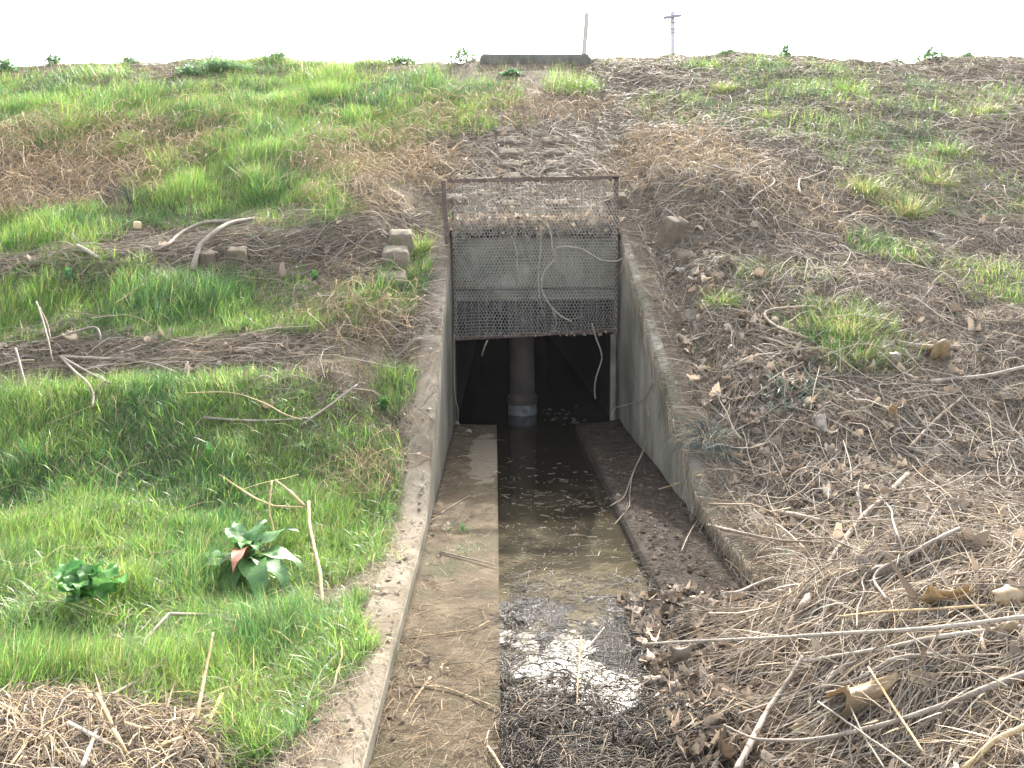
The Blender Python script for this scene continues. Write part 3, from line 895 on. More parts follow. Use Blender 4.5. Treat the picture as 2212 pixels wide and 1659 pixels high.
def scatter(n, dens, dmin=2.3, dmax=19.6, left=-0.80, right=0.80, pw=1.0):
    """n candidates, thinning with distance as 1/d^2, kept with probability dens(x, y)"""
    d = np.exp(rng.uniform(math.log(dmin), math.log(dmax), n)) if pw == 1 else dmin + (dmax - dmin) * rng.random(n) ** pw
    x = d * rng.uniform(left, right, n)
    k = rng.random(n) < dens(x, d)
    x, y = x[k], d[k]
    return np.stack([x, y, surf(x, y)], -1)
def outside(x, y):
    """1 off the channel and its walls"""
    return np.where(((x < XL - TH + 0.02) | (x > XR + TH - 0.02)) | (y > 10.98), 1.0, 0.0)
def bank(x, y): return np.where(((x < XL - 0.14 + 0.42 * fbm(x, y, 2.2, 90, 3)) | (x > XR + 0.02 + sstep(6.0, 7.0, y) * (0.09 + 0.22 * fbm(x, y, 2.5, 95)) + 0.10 * sstep(4.5, 4.8, y))) | (y > 10.5), 1.0, 0.0)

GREENS = [(0.15, 0.29, 0.042), (0.20, 0.33, 0.05), (0.095, 0.22, 0.045), (0.25, 0.36, 0.07), (0.16, 0.28, 0.10)]
YELLOWS = [(0.29, 0.34, 0.075), (0.36, 0.33, 0.12), (0.22, 0.33, 0.06)]
TANS = [(0.37, 0.265, 0.145), (0.45, 0.33, 0.19), (0.30, 0.205, 0.115), (0.42, 0.335, 0.205)]
BROWNS = [(0.30, 0.235, 0.16), (0.20, 0.15, 0.10), (0.38, 0.31, 0.22), (0.26, 0.19, 0.13), (0.33, 0.27, 0.195)]
GREYS = [(0.33, 0.285, 0.225), (0.24, 0.20, 0.155), (0.42, 0.37, 0.30), (0.20, 0.16, 0.12)]
LEAFC = [(0.29, 0.225, 0.16), (0.21, 0.16, 0.115), (0.36, 0.295, 0.225), (0.26, 0.21, 0.16), (0.16, 0.122, 0.09)]
STRAWS = [(0.50, 0.38, 0.20), (0.58, 0.46, 0.28), (0.40, 0.30, 0.17), (0.46, 0.37, 0.24)]

def N(n): return rng.random(n)
def wid(P, w): return w + 0.00030 * np.maximum(0, P[:, 1] - 3)

# living grass
bag = Bag()
P = scatter(1700000, lambda x, y: green(x, y) * bank(x, y))
n = len(P)
f = fbm(P[:, 0], P[:, 1], 0.9, 101)
c = np.where((N(n) < 0.16 + 1.0 * np.clip(f, 0, 1))[:, None], jitter(YELLOWS, n, 0.25), jitter(GREENS, n, 0.28))
fd = fbm(P[:, 0], P[:, 1], 1.3, 109, 3)
dk = N(n) < np.clip(0.20 + 2.6 * fd, 0.04, 0.8)
c[dk] = jitter([(0.055, 0.15, 0.035), (0.08, 0.19, 0.05), (0.07, 0.17, 0.07), (0.11, 0.21, 0.06)], int(dk.sum()), 0.3)
sw = N(n) < 0.07
c[sw] = jitter(STRAWS + TANS, int(sw.sum()), 0.25)
tall = np.exp(2.4 * fbm(P[:, 0], P[:, 1], 1.6, 103, 3))
L = (0.055 + 0.15 * N(n)) * tall * (0.85 + 0.4 * sstep(8, 15, P[:, 1]))
az0 = 2 * PI * 1.5 * fbm(P[:, 0], P[:, 1], 0.7, 105)
bag.rib(P - [0, 0, 0.012], L, wid(P, 0.0028) * np.exp(rng.normal(0, 0.25, n)), az0 + rng.normal(0, 1.3, n), np.abs(rng.normal(0.15, 0.3, n)), np.abs(rng.normal(0.8, 0.6, n)), c, seg=3)
# a few broader, longer blades flopping over
P = scatter(75000, lambda x, y: green(x, y) * bank(x, y) * sstep(14, 5, y))
n = len(P)
bag.rib(P, 0.12 + 0.16 * N(n), 0.0045 + 0.0045 * N(n), rng.uniform(0, 2 * PI, n), rng.normal(0.5, 0.25, n), rng.normal(1.3, 0.5, n), jitter(GREENS + [(0.13, 0.2, 0.11)], n, 0.25), seg=5)
# the odd blade everywhere
P = scatter(60000, lambda x, y: bank(x, y) * (0.10 + 0.35 * (fbm(x, y, 0.8, 107) > 0.12)) * sstep(3, 5, y))
n = len(P)
bag.rib(P, 0.04 + 0.09 * N(n), wid(P, 0.0028), rng.uniform(0, 2 * PI, n), np.abs(rng.normal(0.2, 0.3, n)), np.abs(rng.normal(0.8, 0.5, n)), jitter(GREENS + YELLOWS, n, 0.25), seg=3)
n = 9000
P = np.stack([rng.uniform(-13, 13, n), rng.uniform(17.2, 19.4, n), np.zeros(n)], -1)
P = P[rng.random(n) < 0.15 + 1.3 * np.clip(fbm(P[:, 0], P[:, 1] * 0 + 3, 1.2, 119) + 0.1 - 0.05 * (P[:, 0] > 1), 0, 1)]
P[:, 2] = surf(P[:, 0], P[:, 1])
n = len(P)
bag.rib(P, 0.06 + 0.16 * N(n) ** 1.5, wid(P, 0.003), rng.uniform(0, 2 * PI, n), np.abs(rng.normal(0.2, 0.3, n)), np.abs(rng.normal(0.7, 0.5, n)), jitter(GREENS + YELLOWS + TANS[:2], n, 0.25), seg=3)
tag(bag.build('grass', M['veg']), 'bright green winter grass on the grassy bank and crest', 'grass', kind='stuff')

# low ground cover of tiny round leaves between the blades
bag = Bag()
P = scatter(26000, lambda x, y: np.minimum(1, green(x, y) * 0.5 + 0.06) * bank(x, y) * (fbm(x, y, 1.8, 111) > 0.0))
n = len(P)
bag.lea(P + np.stack([0 * N(n), 0 * N(n), 0.01 + 0.05 * N(n)], -1), 0.012 + 0.022 * N(n), jitter([(0.06, 0.17, 0.05), (0.10, 0.23, 0.06), (0.05, 0.13, 0.06)], n, 0.25), tiltmax=0.9, curl=0.3)
tag(bag.build('clover_leaves', M['leaf']), 'tiny round weed leaves scattered low among the grass', 'weeds', kind='stuff')

# dry upright tan grass
bag = Bag()
P = scatter(190000, lambda x, y: tan(x, y) * bank(x, y))
n = len(P)
bag.rib(P, (0.12 + 0.24 * N(n)), wid(P, 0.0022), rng.uniform(0, 2 * PI, n), np.abs(rng.normal(0.35, 0.4, n)), np.abs(rng.normal(0.7, 0.6, n)), jitter(TANS, n, 0.25), seg=3)
P = scatter(70000, lambda x, y: tan(x, y) * bank(x, y))
n = len(P)
bag.tub(lying(P, 0.25 + 0.35 * N(n), rng.uniform(0, 2 * PI, n), 0.45, 0.02 + 0.2 * N(n) ** 1.5, 0.05 + 0.1 * N(n), 6), wid(P, 0.0013), wid(P, 0.0007), jitter(TANS, n, 0.25))
tag(bag.build('dry_grass', M['dry']), 'tawny dry grass standing and tangled in clumps on the slope', 'dry grass', kind='stuff')

# brown brushwood: fine stems lying everywhere on the far bank and in the drift lines
bag = Bag()
def dens_b(x, y): return np.maximum(brown(x, y), sstep(1.55, 1.75, x)) * bank(x, y) * (0.45 + 0.55 * sstep(-0.18, 0.12, fbm(x, y, 1.4, 121)))
P = scatter(230000, dens_b)
n = len(P)
az = np.where(P[:, 0] < -0.5, rng.normal(0.1, 0.45, n) + PI * (N(n) > 0.5), rng.uniform(0, 2 * PI, n))
bag.tub(lying(P, 0.12 + 0.45 * N(n) ** 1.6, az, 0.08 + 0.22 * (N(n) > 0.85), 0.004 + 0.05 * N(n) ** 2, 0.04 * N(n) ** 3, 5), wid(P, 0.0010) * np.exp(rng.normal(0, 0.35, n)), wid(P, 0.0005), np.where((N(n) < .55)[:, None], jitter(BROWNS, n, 0.3), jitter(GREYS, n, 0.3)))
# matted blades of dead grass under them
P = scatter(620000, lambda x, y: np.maximum(dens_b(x, y), 0.55 * bank(x, y) * (1 - 0.75 * green(x, y))))
n = len(P)
cc = jitter(BROWNS + [(0.46, 0.385, 0.285), (0.38, 0.31, 0.225), (0.42, 0.34, 0.24)], n, 0.3)
ol = (fbm(P[:, 0], P[:, 1], 0.7, 125) > 0.03) & (N(n) < 0.35)
cc[ol] = jitter([(0.17, 0.18, 0.075), (0.22, 0.21, 0.10)], int(ol.sum()), 0.25)
bag.rib(P, 0.04 + 0.12 * N(n), wid(P, 0.0022), rng.uniform(0, 2 * PI, n), rng.normal(1.15, 0.35, n), rng.normal(0.3, 0.5, n), cc, seg=3)
# stouter stems
P = scatter(6500, lambda x, y: brown(x, y) * bank(x, y) * (fbm(x, y, 1.1, 127) > -0.08))
n = len(P)
az = np.where(P[:, 0] < -0.5, rng.normal(0.1, 0.4, n) + PI * (N(n) > 0.5), rng.uniform(0, 2 * PI, n))
bag.tub(lying(P, 0.25 + 0.6 * N(n), az, 0.12, 0.02 + 0.09 * N(n), 0.05 * N(n), 5), 0.003 + 0.005 * N(n) ** 2, 0.0015 + 0.002 * N(n), jitter(GREYS + BROWNS, n, 0.25), ns=5)
# pale curling runners
P = scatter(900, lambda x, y: sstep(1.7, 2.1, x) * sstep(4.5, 6, y))
n = len(P)
bag.tub(lying(P, 0.3 + 0.7 * N(n), rng.uniform(0, 2 * PI, n), 0.55, 0.04 + 0.08 * N(n), 0.12 * N(n), 9), wid(P, 0.0016), wid(P, 0.001), jitter([(0.45, 0.37, 0.28), (0.36, 0.27, 0.19), (0.5, 0.44, 0.36)], n, 0.2), ns=4)
# stems combed down the drift heap on the near right
P = scatter(19000, lambda x, y: sstep(1.1, 1.6, x) * np.where(x > 1.95, sstep(5.4, 4.4, y), sstep(4.7, 4.1, y)), dmin=2.2, dmax=5.4, left=0.2, right=0.85)
n = len(P)
bag.tub(lying(P, 0.18 + 0.5 * N(n), rng.normal(0.35, 0.55, n) + PI * (N(n) > .5), 0.05 + 0.12 * (N(n) > 0.8), 0.004 + 0.085 * N(n) ** 2, 0.05 * N(n), 5), 0.0013 + 0.0042 * N(n) ** 4, 0.0008 + 0.0016 * N(n) ** 2, jitter(GREYS + BROWNS + TANS[:1], n, 0.32), ns=4)
P = scatter(6000, lambda x, y: sstep(1.1, 1.6, x) * np.where(x > 1.95, sstep(5.6, 4.4, y), sstep(4.7, 4.1, y)), dmin=2.2, dmax=5.6, left=0.2, right=0.85)
n = len(P)
bag.rib(P + np.stack([0 * N(n), 0 * N(n), 0.06 * N(n)], -1), 0.08 + 0.28 * N(n) ** 1.5, 0.005 + 0.012 * N(n) ** 2, rng.normal(0.35, 0.7, n) + PI * (N(n) > .5), rng.normal(1.35, 0.25, n), rng.normal(0.1, 0.4, n), jitter(BROWNS + GREYS + STRAWS[2:3], n, 0.3), seg=4)
# twigs and stalks caught in the netting
n = 300
p0_ = np.stack([rng.uniform(XL + 0.05, XR - 0.1, n), np.full(n, 10.15) + rng.normal(0, 0.012, n), 2.98 - 1.75 * rng.random(n) ** 1.8], -1)
a_ = rng.normal(-PI / 2, 0.7, n)
l_ = 0.08 + 0.35 * N(n) ** 2
t = np.linspace(0, 1, 6)[None]
bn = rng.normal(0, 0.9, n)[:, None]
bag.tub(np.stack([p0_[:, :1] + l_[:, None] * t * np.cos(a_[:, None] + bn * t), p0_[:, 1:2] + 0 * t, np.maximum(p0_[:, 2:3] + l_[:, None] * t * np.sin(a_[:, None] + bn * t), 1.13)], -1), 0.0016 + 0.001 * N(n), 0.001 + 0 * N(n), jitter(GREYS + TANS[:1], n, 0.2), ns=4)
# roots and stems hanging over the buried wall
n = 420
y0 = 4.3 + 5.9 * rng.random(n) ** 1.9
P0 = np.stack([XR + TH * N(n), y0, wall_z(y0) + 0.03], -1)
t = np.linspace(0, 1, 7)[None]
over = (TH + 0.1) * (0.6 + 0.5 * N(n))[:, None]
xx = P0[:, :1] - over * np.minimum(1, t * 1.7)
face = XR - 0.012 - 0.05 * N(n)[:, None] * np.sin(PI * t)
xx = np.maximum(xx, face)
drop = (0.08 + 0.34 * N(n) ** 1.5)[:, None] * np.maximum(0, t - 0.4) / 0.6
drop = np.where(xx > XR - 0.005, 0, drop)
zz = P0[:, 2:3] - drop + 0.03 * np.sin(PI * t)
yy = P0[:, 1:2] + rng.normal(0, 0.12, n)[:, None] * t + 0.02 * np.sin(6 * t + P0[:, 1:2] * 9)
bag.tub(np.stack([xx, yy, np.maximum(zz, 0.03)], -1), 0.0016 + 0.0015 * N(n), 0.0008 + 0.0005 * N(n), jitter(BROWNS, n, 0.3))
tag(bag.build('brushwood', M['dry']), 'tangled brown stems and twigs matted over the bank', 'brushwood', kind='stuff')

# dead leaves
bag = Bag()
def dens_l(x, y):
    a = sstep(1.75, 2.0, x) * (0.25 + 0.75 * np.exp(-((x - 2.4) / 1.3) ** 2)) * sstep(12, 7, y)
    b_ = 0.5 * drift(x, y) * (fbm(x, y, 1.9, 131) > 0.0)
    return np.maximum(a, b_) * bank(x, y) * (0.35 + 0.65 * (fbm(x, y, 1.6, 133) > -0.02))
P = scatter(60000, dens_l)
n = len(P)
bag.lea(P + np.stack([0 * N(n), 0 * N(n), 0.01 + 0.035 * N(n)], -1), 0.035 + 0.10 * N(n) ** 1.7, jitter(LEAFC, n, 0.25), tiltmax=0.95, curl=0.75)
# leaves packed on the lintel, behind the screen
n = 1500
P = np.stack([rng.uniform(XL, XR, n), rng.uniform(10.30, 10.95, n), 2.425 + 0.17 * N(n) ** 1.3], -1)
P[:, 2] *= 1 - 0.02 * (P[:, 1] < 10.4)
bag.lea(P, 0.045 + 0.06 * N(n), jitter(LEAFC + [(0.27, 0.20, 0.12)], n, 0.35), tiltmax=1.5, curl=0.8)
n = 80
P = np.stack([rng.uniform(XL + 0.03, XR - 0.1, n), rng.uniform(10.14, 10.26, n), 2.3 + 0.65 * N(n) ** 1.5], -1)
bag.lea(P, 0.02 + 0.05 * N(n) ** 1.5, jitter(LEAFC, n, 0.35), tiltmax=1.5, curl=0.7)
n = 120
P = np.stack([rng.uniform(XL + 0.03, XR - 0.1, n), rng.uniform(10.16, 10.25, n), bl[2] + 0.05 + 0.05 * N(n)], -1)
bag.lea(P, 0.015 + 0.03 * N(n), jitter(LEAFC, n, 0.3), tiltmax=1.5, curl=0.7)
# leaf drift slumped on the brushy ledge
P = scatter(13000, lambda x, y: (0.3 + 0.7 * (fbm(x, y, 3, 175) > 0)) * ((x > 0.72) & (x < 2.2)) * sstep(5.0, 4.5, y), dmin=2.6, dmax=5.2, left=0.15, right=0.7)
n = len(P)
bag.lea(P + np.stack([0 * N(n), 0 * N(n), 0.005 + 0.03 * N(n)], -1), 0.014 + 0.075 * N(n) ** 2.4, jitter(LEAFC + [(0.09, 0.065, 0.045), (0.13, 0.10, 0.07)], n, 0.4), tiltmax=1.3, curl=0.8)
tag(bag.build('leaf_litter', M['litter']), 'curled brown dead leaves lying among the brushwood', 'dead leaves', kind='stuff')

# straw heap at the near left and the odd straw on the wall
bag = Bag()
P = scatter(26000, straw_z, dmin=2.2, dmax=5, left=-0.8, right=-0.1)
P = P[P[:, 0] < XL - 0.1]
n = len(P)
bag.tub(lying(P, 0.05 + 0.25 * N(n) ** 1.6, rng.uniform(0, 2 * PI, n), 0.03, 0.004 + 0.07 * N(n) ** 1.5, 0.04 * N(n), 4), 0.0012 + 0.004 * N(n) ** 3, 0.001 + 0.0016 * N(n), jitter(STRAWS + BROWNS + LEAFC, n, 0.35), ns=5)
P = scatter(14000, straw_z, dmin=2.2, dmax=5, left=-0.8, right=-0.1)
P = P[P[:, 0] < XL - 0.1]
n = len(P)
bag.rib(P, 0.05 + 0.18 * N(n), 0.004 + 0.010 * N(n), rng.uniform(0, 2 * PI, n), rng.normal(1.2, 0.4, n), rng.normal(0.2, 0.7, n), jitter(STRAWS + LEAFC, n, 0.3), seg=4)
P = scatter(24000, lambda x, y: 0.6 * straw_z(x, y) * (fbm(x, y, 3, 141) > -0.1), dmin=2.2, dmax=5, left=-0.8, right=-0.1)
P = P[P[:, 0] < XL - 0.1]
n = len(P)
bag.lea(P + np.stack([0 * N(n), 0 * N(n), 0.02 * N(n)], -1), 0.02 + 0.05 * N(n) ** 1.5, jitter(LEAFC, n, 0.3), tiltmax=1.3, curl=0.8)
# thin dead stalks strewn through the green grass
P = scatter(5500, lambda x, y: green(x, y) * bank(x, y) * sstep(9, 4, y))
n = len(P)
bag.tub(lying(P, 0.12 + 0.35 * N(n), rng.uniform(0, 2 * PI, n), 0.15, 0.02 + 0.07 * N(n), 0.04 * N(n), 5), 0.0012 + 0.0018 * N(n) ** 2, 0.001 + 0 * N(n), jitter(STRAWS + GREYS, n, 0.25), ns=4)
tag(bag.build('straw_litter', M['dry']), 'broken yellow straw and chaff heaped in the near corner by the wall', 'straw', kind='stuff')

# debris in the channel
bag = Bag()
def in_ch(x, y): return ((x > 0.02) & (x < 0.98)).astype(float)
P = scatter(24000, lambda x, y: in_ch(x, y) * sstep(5.25, 4.9, y) * (0.42 + 0.58 * (fbm(x, y, 2.3, 171, 3) + 0.10 * np.cos(6.3 * (x - 0.05)) + 0.25 * sstep(4.1, 3.3, y) > 0.06)), dmin=2.3, dmax=5.3, left=-0.02, right=0.45)
n = len(P)
bag.tub(lying(P, 0.03 + 0.15 * N(n) ** 1.7, rng.uniform(0, 2 * PI, n), 0.1, 0.002 + 0.035 * N(n) ** 2, 0.02 * N(n), 4), 0.001 + 0.003 * N(n) ** 3, 0.0008 + 0.001 * N(n), jitter([(0.02, 0.014, 0.009), (0.04, 0.028, 0.018), (0.10, 0.075, 0.048), (0.014, 0.01, 0.007)], n, 0.45), ns=4)
P = scatter(6000, lambda x, y: in_ch(x, y) * sstep(5.1, 4.7, y) * (fbm(x, y, 2.3, 171, 3) + 0.10 * np.cos(6.3 * (x - 0.05)) + 0.25 * sstep(4.1, 3.3, y) > 0.08), dmin=2.3, dmax=5.3, left=-0.02, right=0.45)
n = len(P)
bag.lea(P + np.stack([0 * N(n), 0 * N(n), 0.01 * N(n)], -1), 0.015 + 0.045 * N(n) ** 2, jitter([(0.03, 0.022, 0.014), (0.06, 0.044, 0.028), (0.13, 0.095, 0.06)], n, 0.4), tiltmax=0.9, curl=0.6)
P = scatter(7000, lambda x, y: in_ch(x, y) * sstep(4.1, 3.6, y) * (1 - 0.85 * np.exp(-((x - 0.36) / 0.16) ** 2) * sstep(3.1, 3.4, y)) * (fbm(x, y, 2.5, 177) > -0.12), dmin=2.3, dmax=4.2, left=-0.02, right=0.45)
n = len(P)
bag.tub(lying(P, 0.04 + 0.2 * N(n) ** 1.7, rng.normal(0.3, 0.8, n), 0.1, 0.004 + 0.05 * N(n) ** 2, 0.03 * N(n), 4), 0.0011 + 0.003 * N(n) ** 3, 0.0008 + 0.001 * N(n), jitter([(0.055, 0.04, 0.025), (0.10, 0.073, 0.046), (0.03, 0.021, 0.014), (0.22, 0.165, 0.10)], n, 0.45), ns=4)
tag(bag.build('wet_debris', M['wet']), 'dark wet sticks and leaf scraps in the mud of the channel', 'wet debris', kind='stuff')

bag = Bag()
P = scatter(2600, lambda x, y: in_ch(x, y) * sstep(10.2, 5.2, y) ** 1.2 * (y > 4.9), dmin=4.8, dmax=10.2, left=-0.01, right=0.25)
P[:, 2] = WATER + 0.002
n = len(P)
bag.tub(lying(P, 0.01 + 0.10 * N(n) ** 2.4, rng.normal(0.2, 0.9, n), 0.1, 0.002 + 0.002 * N(n), 0 * N(n), 3, follow=lambda x, y: 0 * x + WATER), 0.001 + 0.0016 * N(n), 0.001 + 0.001 * N(n), jitter([(0.28, 0.235, 0.175), (0.16, 0.12, 0.08), (0.07, 0.05, 0.035), (0.36, 0.32, 0.26)], n, 0.35), ns=4)
P = scatter(2400, lambda x, y: in_ch(x, y) * sstep(9.5, 5.2, y) * (fbm(x, y, 2.2, 151) > 0.0), dmin=4.8, dmax=10.2, left=-0.01, right=0.25)
P[:, 2] = WATER + 0.004
n = len(P)
bag.lea(P, 0.008 + 0.02 * N(n) ** 2, jitter([(0.05, 0.037, 0.025), (0.09, 0.065, 0.045)], n, 0.3), tiltmax=0.1, curl=0.05)
n = 26
P = np.stack([rng.uniform(0.55, 1.2, n), rng.uniform(10.7, 12.2, n), np.full(n, WATER + 0.004)], -1)
bag.lea(P, 0.03 + 0.04 * N(n), jitter([(0.22, 0.19, 0.16)], n, 0.2), tiltmax=0.05, curl=0.05)
tag(bag.build('floating_debris', M['litter']), 'short bits of straw and leaf floating on the murky water', 'floating debris', kind='stuff')

# litter on the two ledges, swept against the wall foot
bag = Bag()
P = scatter(7500, lambda x, y: ((x > XL) & (x < -0.01)) * (0.16 + 0.9 * np.exp(-(x - XL) / 0.08) * (fbm(x, y, 1.5, 161) > -0.1) + 0.3 * sstep(5.5, 3.8, y)), dmin=2.5, dmax=10, left=-0.2, right=0.0)
n = len(P)
bag.tub(lying(P, 0.03 + 0.14 * N(n) ** 1.6, rng.uniform(0, 2 * PI, n), 0.07, 0.003 + 0.012 * N(n), 0.01 * N(n), 4, follow=lambda x, y: np.where(x > 0, 0.0, 0.012)), 0.0009 + 0.0014 * N(n) ** 2, 0.0008 + 0.0006 * N(n), jitter(BROWNS + STRAWS[2:3] + [(0.10, 0.075, 0.05)], n, 0.3), ns=4)
P = scatter(16000, lambda x, y: ((x > 1.02) & (x < XR)) * (0.55 + 0.45 * (fbm(x, y, 1.8, 163) > -0.05)), dmin=3.5, dmax=10, left=0.09, right=0.45)
n = len(P)
bag.tub(lying(P, 0.03 + 0.14 * N(n) ** 1.6, rng.uniform(0, 2 * PI, n), 0.07, 0.003 + 0.012 * N(n), 0.01 * N(n), 4, follow=lambda x, y: 0.012 + 0 * x), 0.001 + 0.0016 * N(n) ** 2, 0.0008 + 0.0006 * N(n), jitter([(0.10, 0.075, 0.052), (0.16, 0.12, 0.085), (0.06, 0.045, 0.03)], n, 0.3), ns=4)
P = scatter(4000, lambda x, y: ((x > 1.02) & (x < XR)) * (fbm(x, y, 1.8, 163) > -0.05) + 0.25 * ((x > XL) & (x < -0.02)) * (np.exp(-(x - XL) / 0.1)), dmin=3.2, dmax=9, left=-0.2, right=0.45)
n = len(P)
bag.lea(P + np.stack([0 * N(n), 0 * N(n), 0.008 + 0.012 * N(n)], -1), 0.015 + 0.04 * N(n) ** 2, jitter([(0.11, 0.085, 0.06), (0.17, 0.13, 0.095), (0.07, 0.05, 0.035)], n, 0.3), tiltmax=0.7, curl=0.6)
# crumbs of straw on the wall tops
for xa, xb in ((XL - TH, XL - 0.02),):
    n = 700
    yy = np.exp(rng.uniform(math.log(2.6), math.log(10.4), n))
    P = np.stack([xa + (xb - xa) * N(n) ** 1.9, yy, 0 * yy], -1)
    P[:, 2] = wall_z(yy)
    pth = lying(P, 0.02 + 0.12 * N(n) ** 2, rng.uniform(0, 2 * PI, n), 0.1, 0.006 + 0.012 * N(n), 0.01 * N(n), 4, follow=lambda x, y: wall_z(y))
    pth[..., 0] = np.minimum(pth[..., 0], XL + 0.01)
    bag.tub(pth, 0.0009 + 0.0012 * N(n), 0.0008 + 0 * N(n), jitter(STRAWS[2:] + BROWNS, n, 0.3), ns=4)
    n = 500
    yy = np.exp(rng.uniform(math.log(2.6), math.log(10.4), n))
    P = np.stack([xa + (xb - xa) * N(n) ** 2.2, yy, wall_z(yy) + 0.012], -1)
    bag.lea(P, 0.012 + 0.04 * N(n) ** 2.5, jitter(LEAFC, n, 0.3), tiltmax=0.5, curl=0.5)
tag(bag.build('ledge_litter', M['litter']), 'bits of twig and leaf strewn along the two ledges', 'litter', kind='stuff')
#PART3
# ---------------------------------------------------------------- single sticks, canes and stems
def catmull(pts, per=5):
    p = np.array(pts, float)
    p = np.vstack([2 * p[0] - p[1], p, 2 * p[-1] - p[-2]])
    out = []
    for k in range(1, len(p) - 2):
        for t in np.linspace(0, 1, per, endpoint=False):
            a, b_, c_, d = p[k - 1], p[k], p[k + 1], p[k + 2]
            out.append(0.5 * (2 * b_ + (c_ - a) * t + (2 * a - 5 * b_ + 4 * c_ - d) * t * t + (3 * b_ - a - 3 * c_ + d) * t ** 3))
    out.append(p[-2])
    return np.array(out)

def stick(name, label, cat, mat, key, pts, px, lift=0.03, px1=None, sharp=False, group=None, plane=None, ns=8, flat=1.0, nodes=True, parent=None, origin=None):
    """a stem along the given marks; px is its width in the 2212 wide frame, lift its height off the ground (a number or one per mark)"""
    if key == 'c7':
        lift = [l_ + 0.045 for l_ in lift] if isinstance(lift, (list, tuple)) else lift + 0.045
        px, px1 = px * 1.15, (px1 if px1 is None else px1 * 1.15)
    ls = lift if isinstance(lift, (list, tuple)) else [lift] * len(pts)
    W3 = np.array([(at(*cv(key, p), l) if plane is None else at_y(*cv(key, p), plane)) for p, l in zip(pts, ls)])
    if sharp:
        W3 = np.concatenate([np.linspace(a, b_, 6, endpoint=False) for a, b_ in zip(W3, W3[1:])] + [W3[-1:]])
    else:
        W3 = catmull(W3, 6)
    r_ = np.random.default_rng(abs(hash((round(pts[0][0]), round(pts[0][1])))) % 9999)
    W3[1:-1] += r_.normal(0, 0.0006, W3[1:-1].shape)
    k = W3[:, 1].mean() / FPX
    n = len(W3)
    f = np.linspace(0, 1, n)
    rad = (px + ((px1 if px1 is not None else px * 0.7) - px) * f) * k / 2
    rad = rad * (1 + 0.05 * np.sin(f * 9 + pts[0][0]) + r_.normal(0, 0.015, n))
    if nodes and n > 8:
        for q in range(4, n - 2, 7): rad[q] *= 1.09
    d = np.gradient(W3, axis=0); d /= np.linalg.norm(d, axis=1, keepdims=True) + 1e-9
    u = np.cross(d, np.array([0.03, 0.02, 1.0])); u /= np.linalg.norm(u, axis=1, keepdims=True) + 1e-9
    v = np.cross(d, u)
    ring = [W3 + rad[:, None] * (math.cos(2 * PI * j / ns) * u + flat * math.sin(2 * PI * j / ns) * v) for j in range(ns)]
    V = np.stack(ring, 1).reshape(-1, 3)
    q = [(a * ns + j, a * ns + (j + 1) % ns, (a + 1) * ns + (j + 1) % ns, (a + 1) * ns + j) for a in range(n - 1) for j in range(ns)]
    c0, c1 = len(V), len(V) + 1
    V = np.vstack([V, W3[:1], W3[-1:]])
    t_ = [(c0, (j + 1) % ns, j) for j in range(ns)] + [(c1, (n - 1) * ns + j, (n - 1) * ns + (j + 1) % ns) for j in range(ns)]
    org = W3[0].copy() if origin is None else np.array(origin)
    o_ = mesh_np(name, V - org, q, t_, M[mat], parent, smooth=True)
    if parent is None: o_.location = org
    if label: tag(o_, label, cat, group)
    return o_

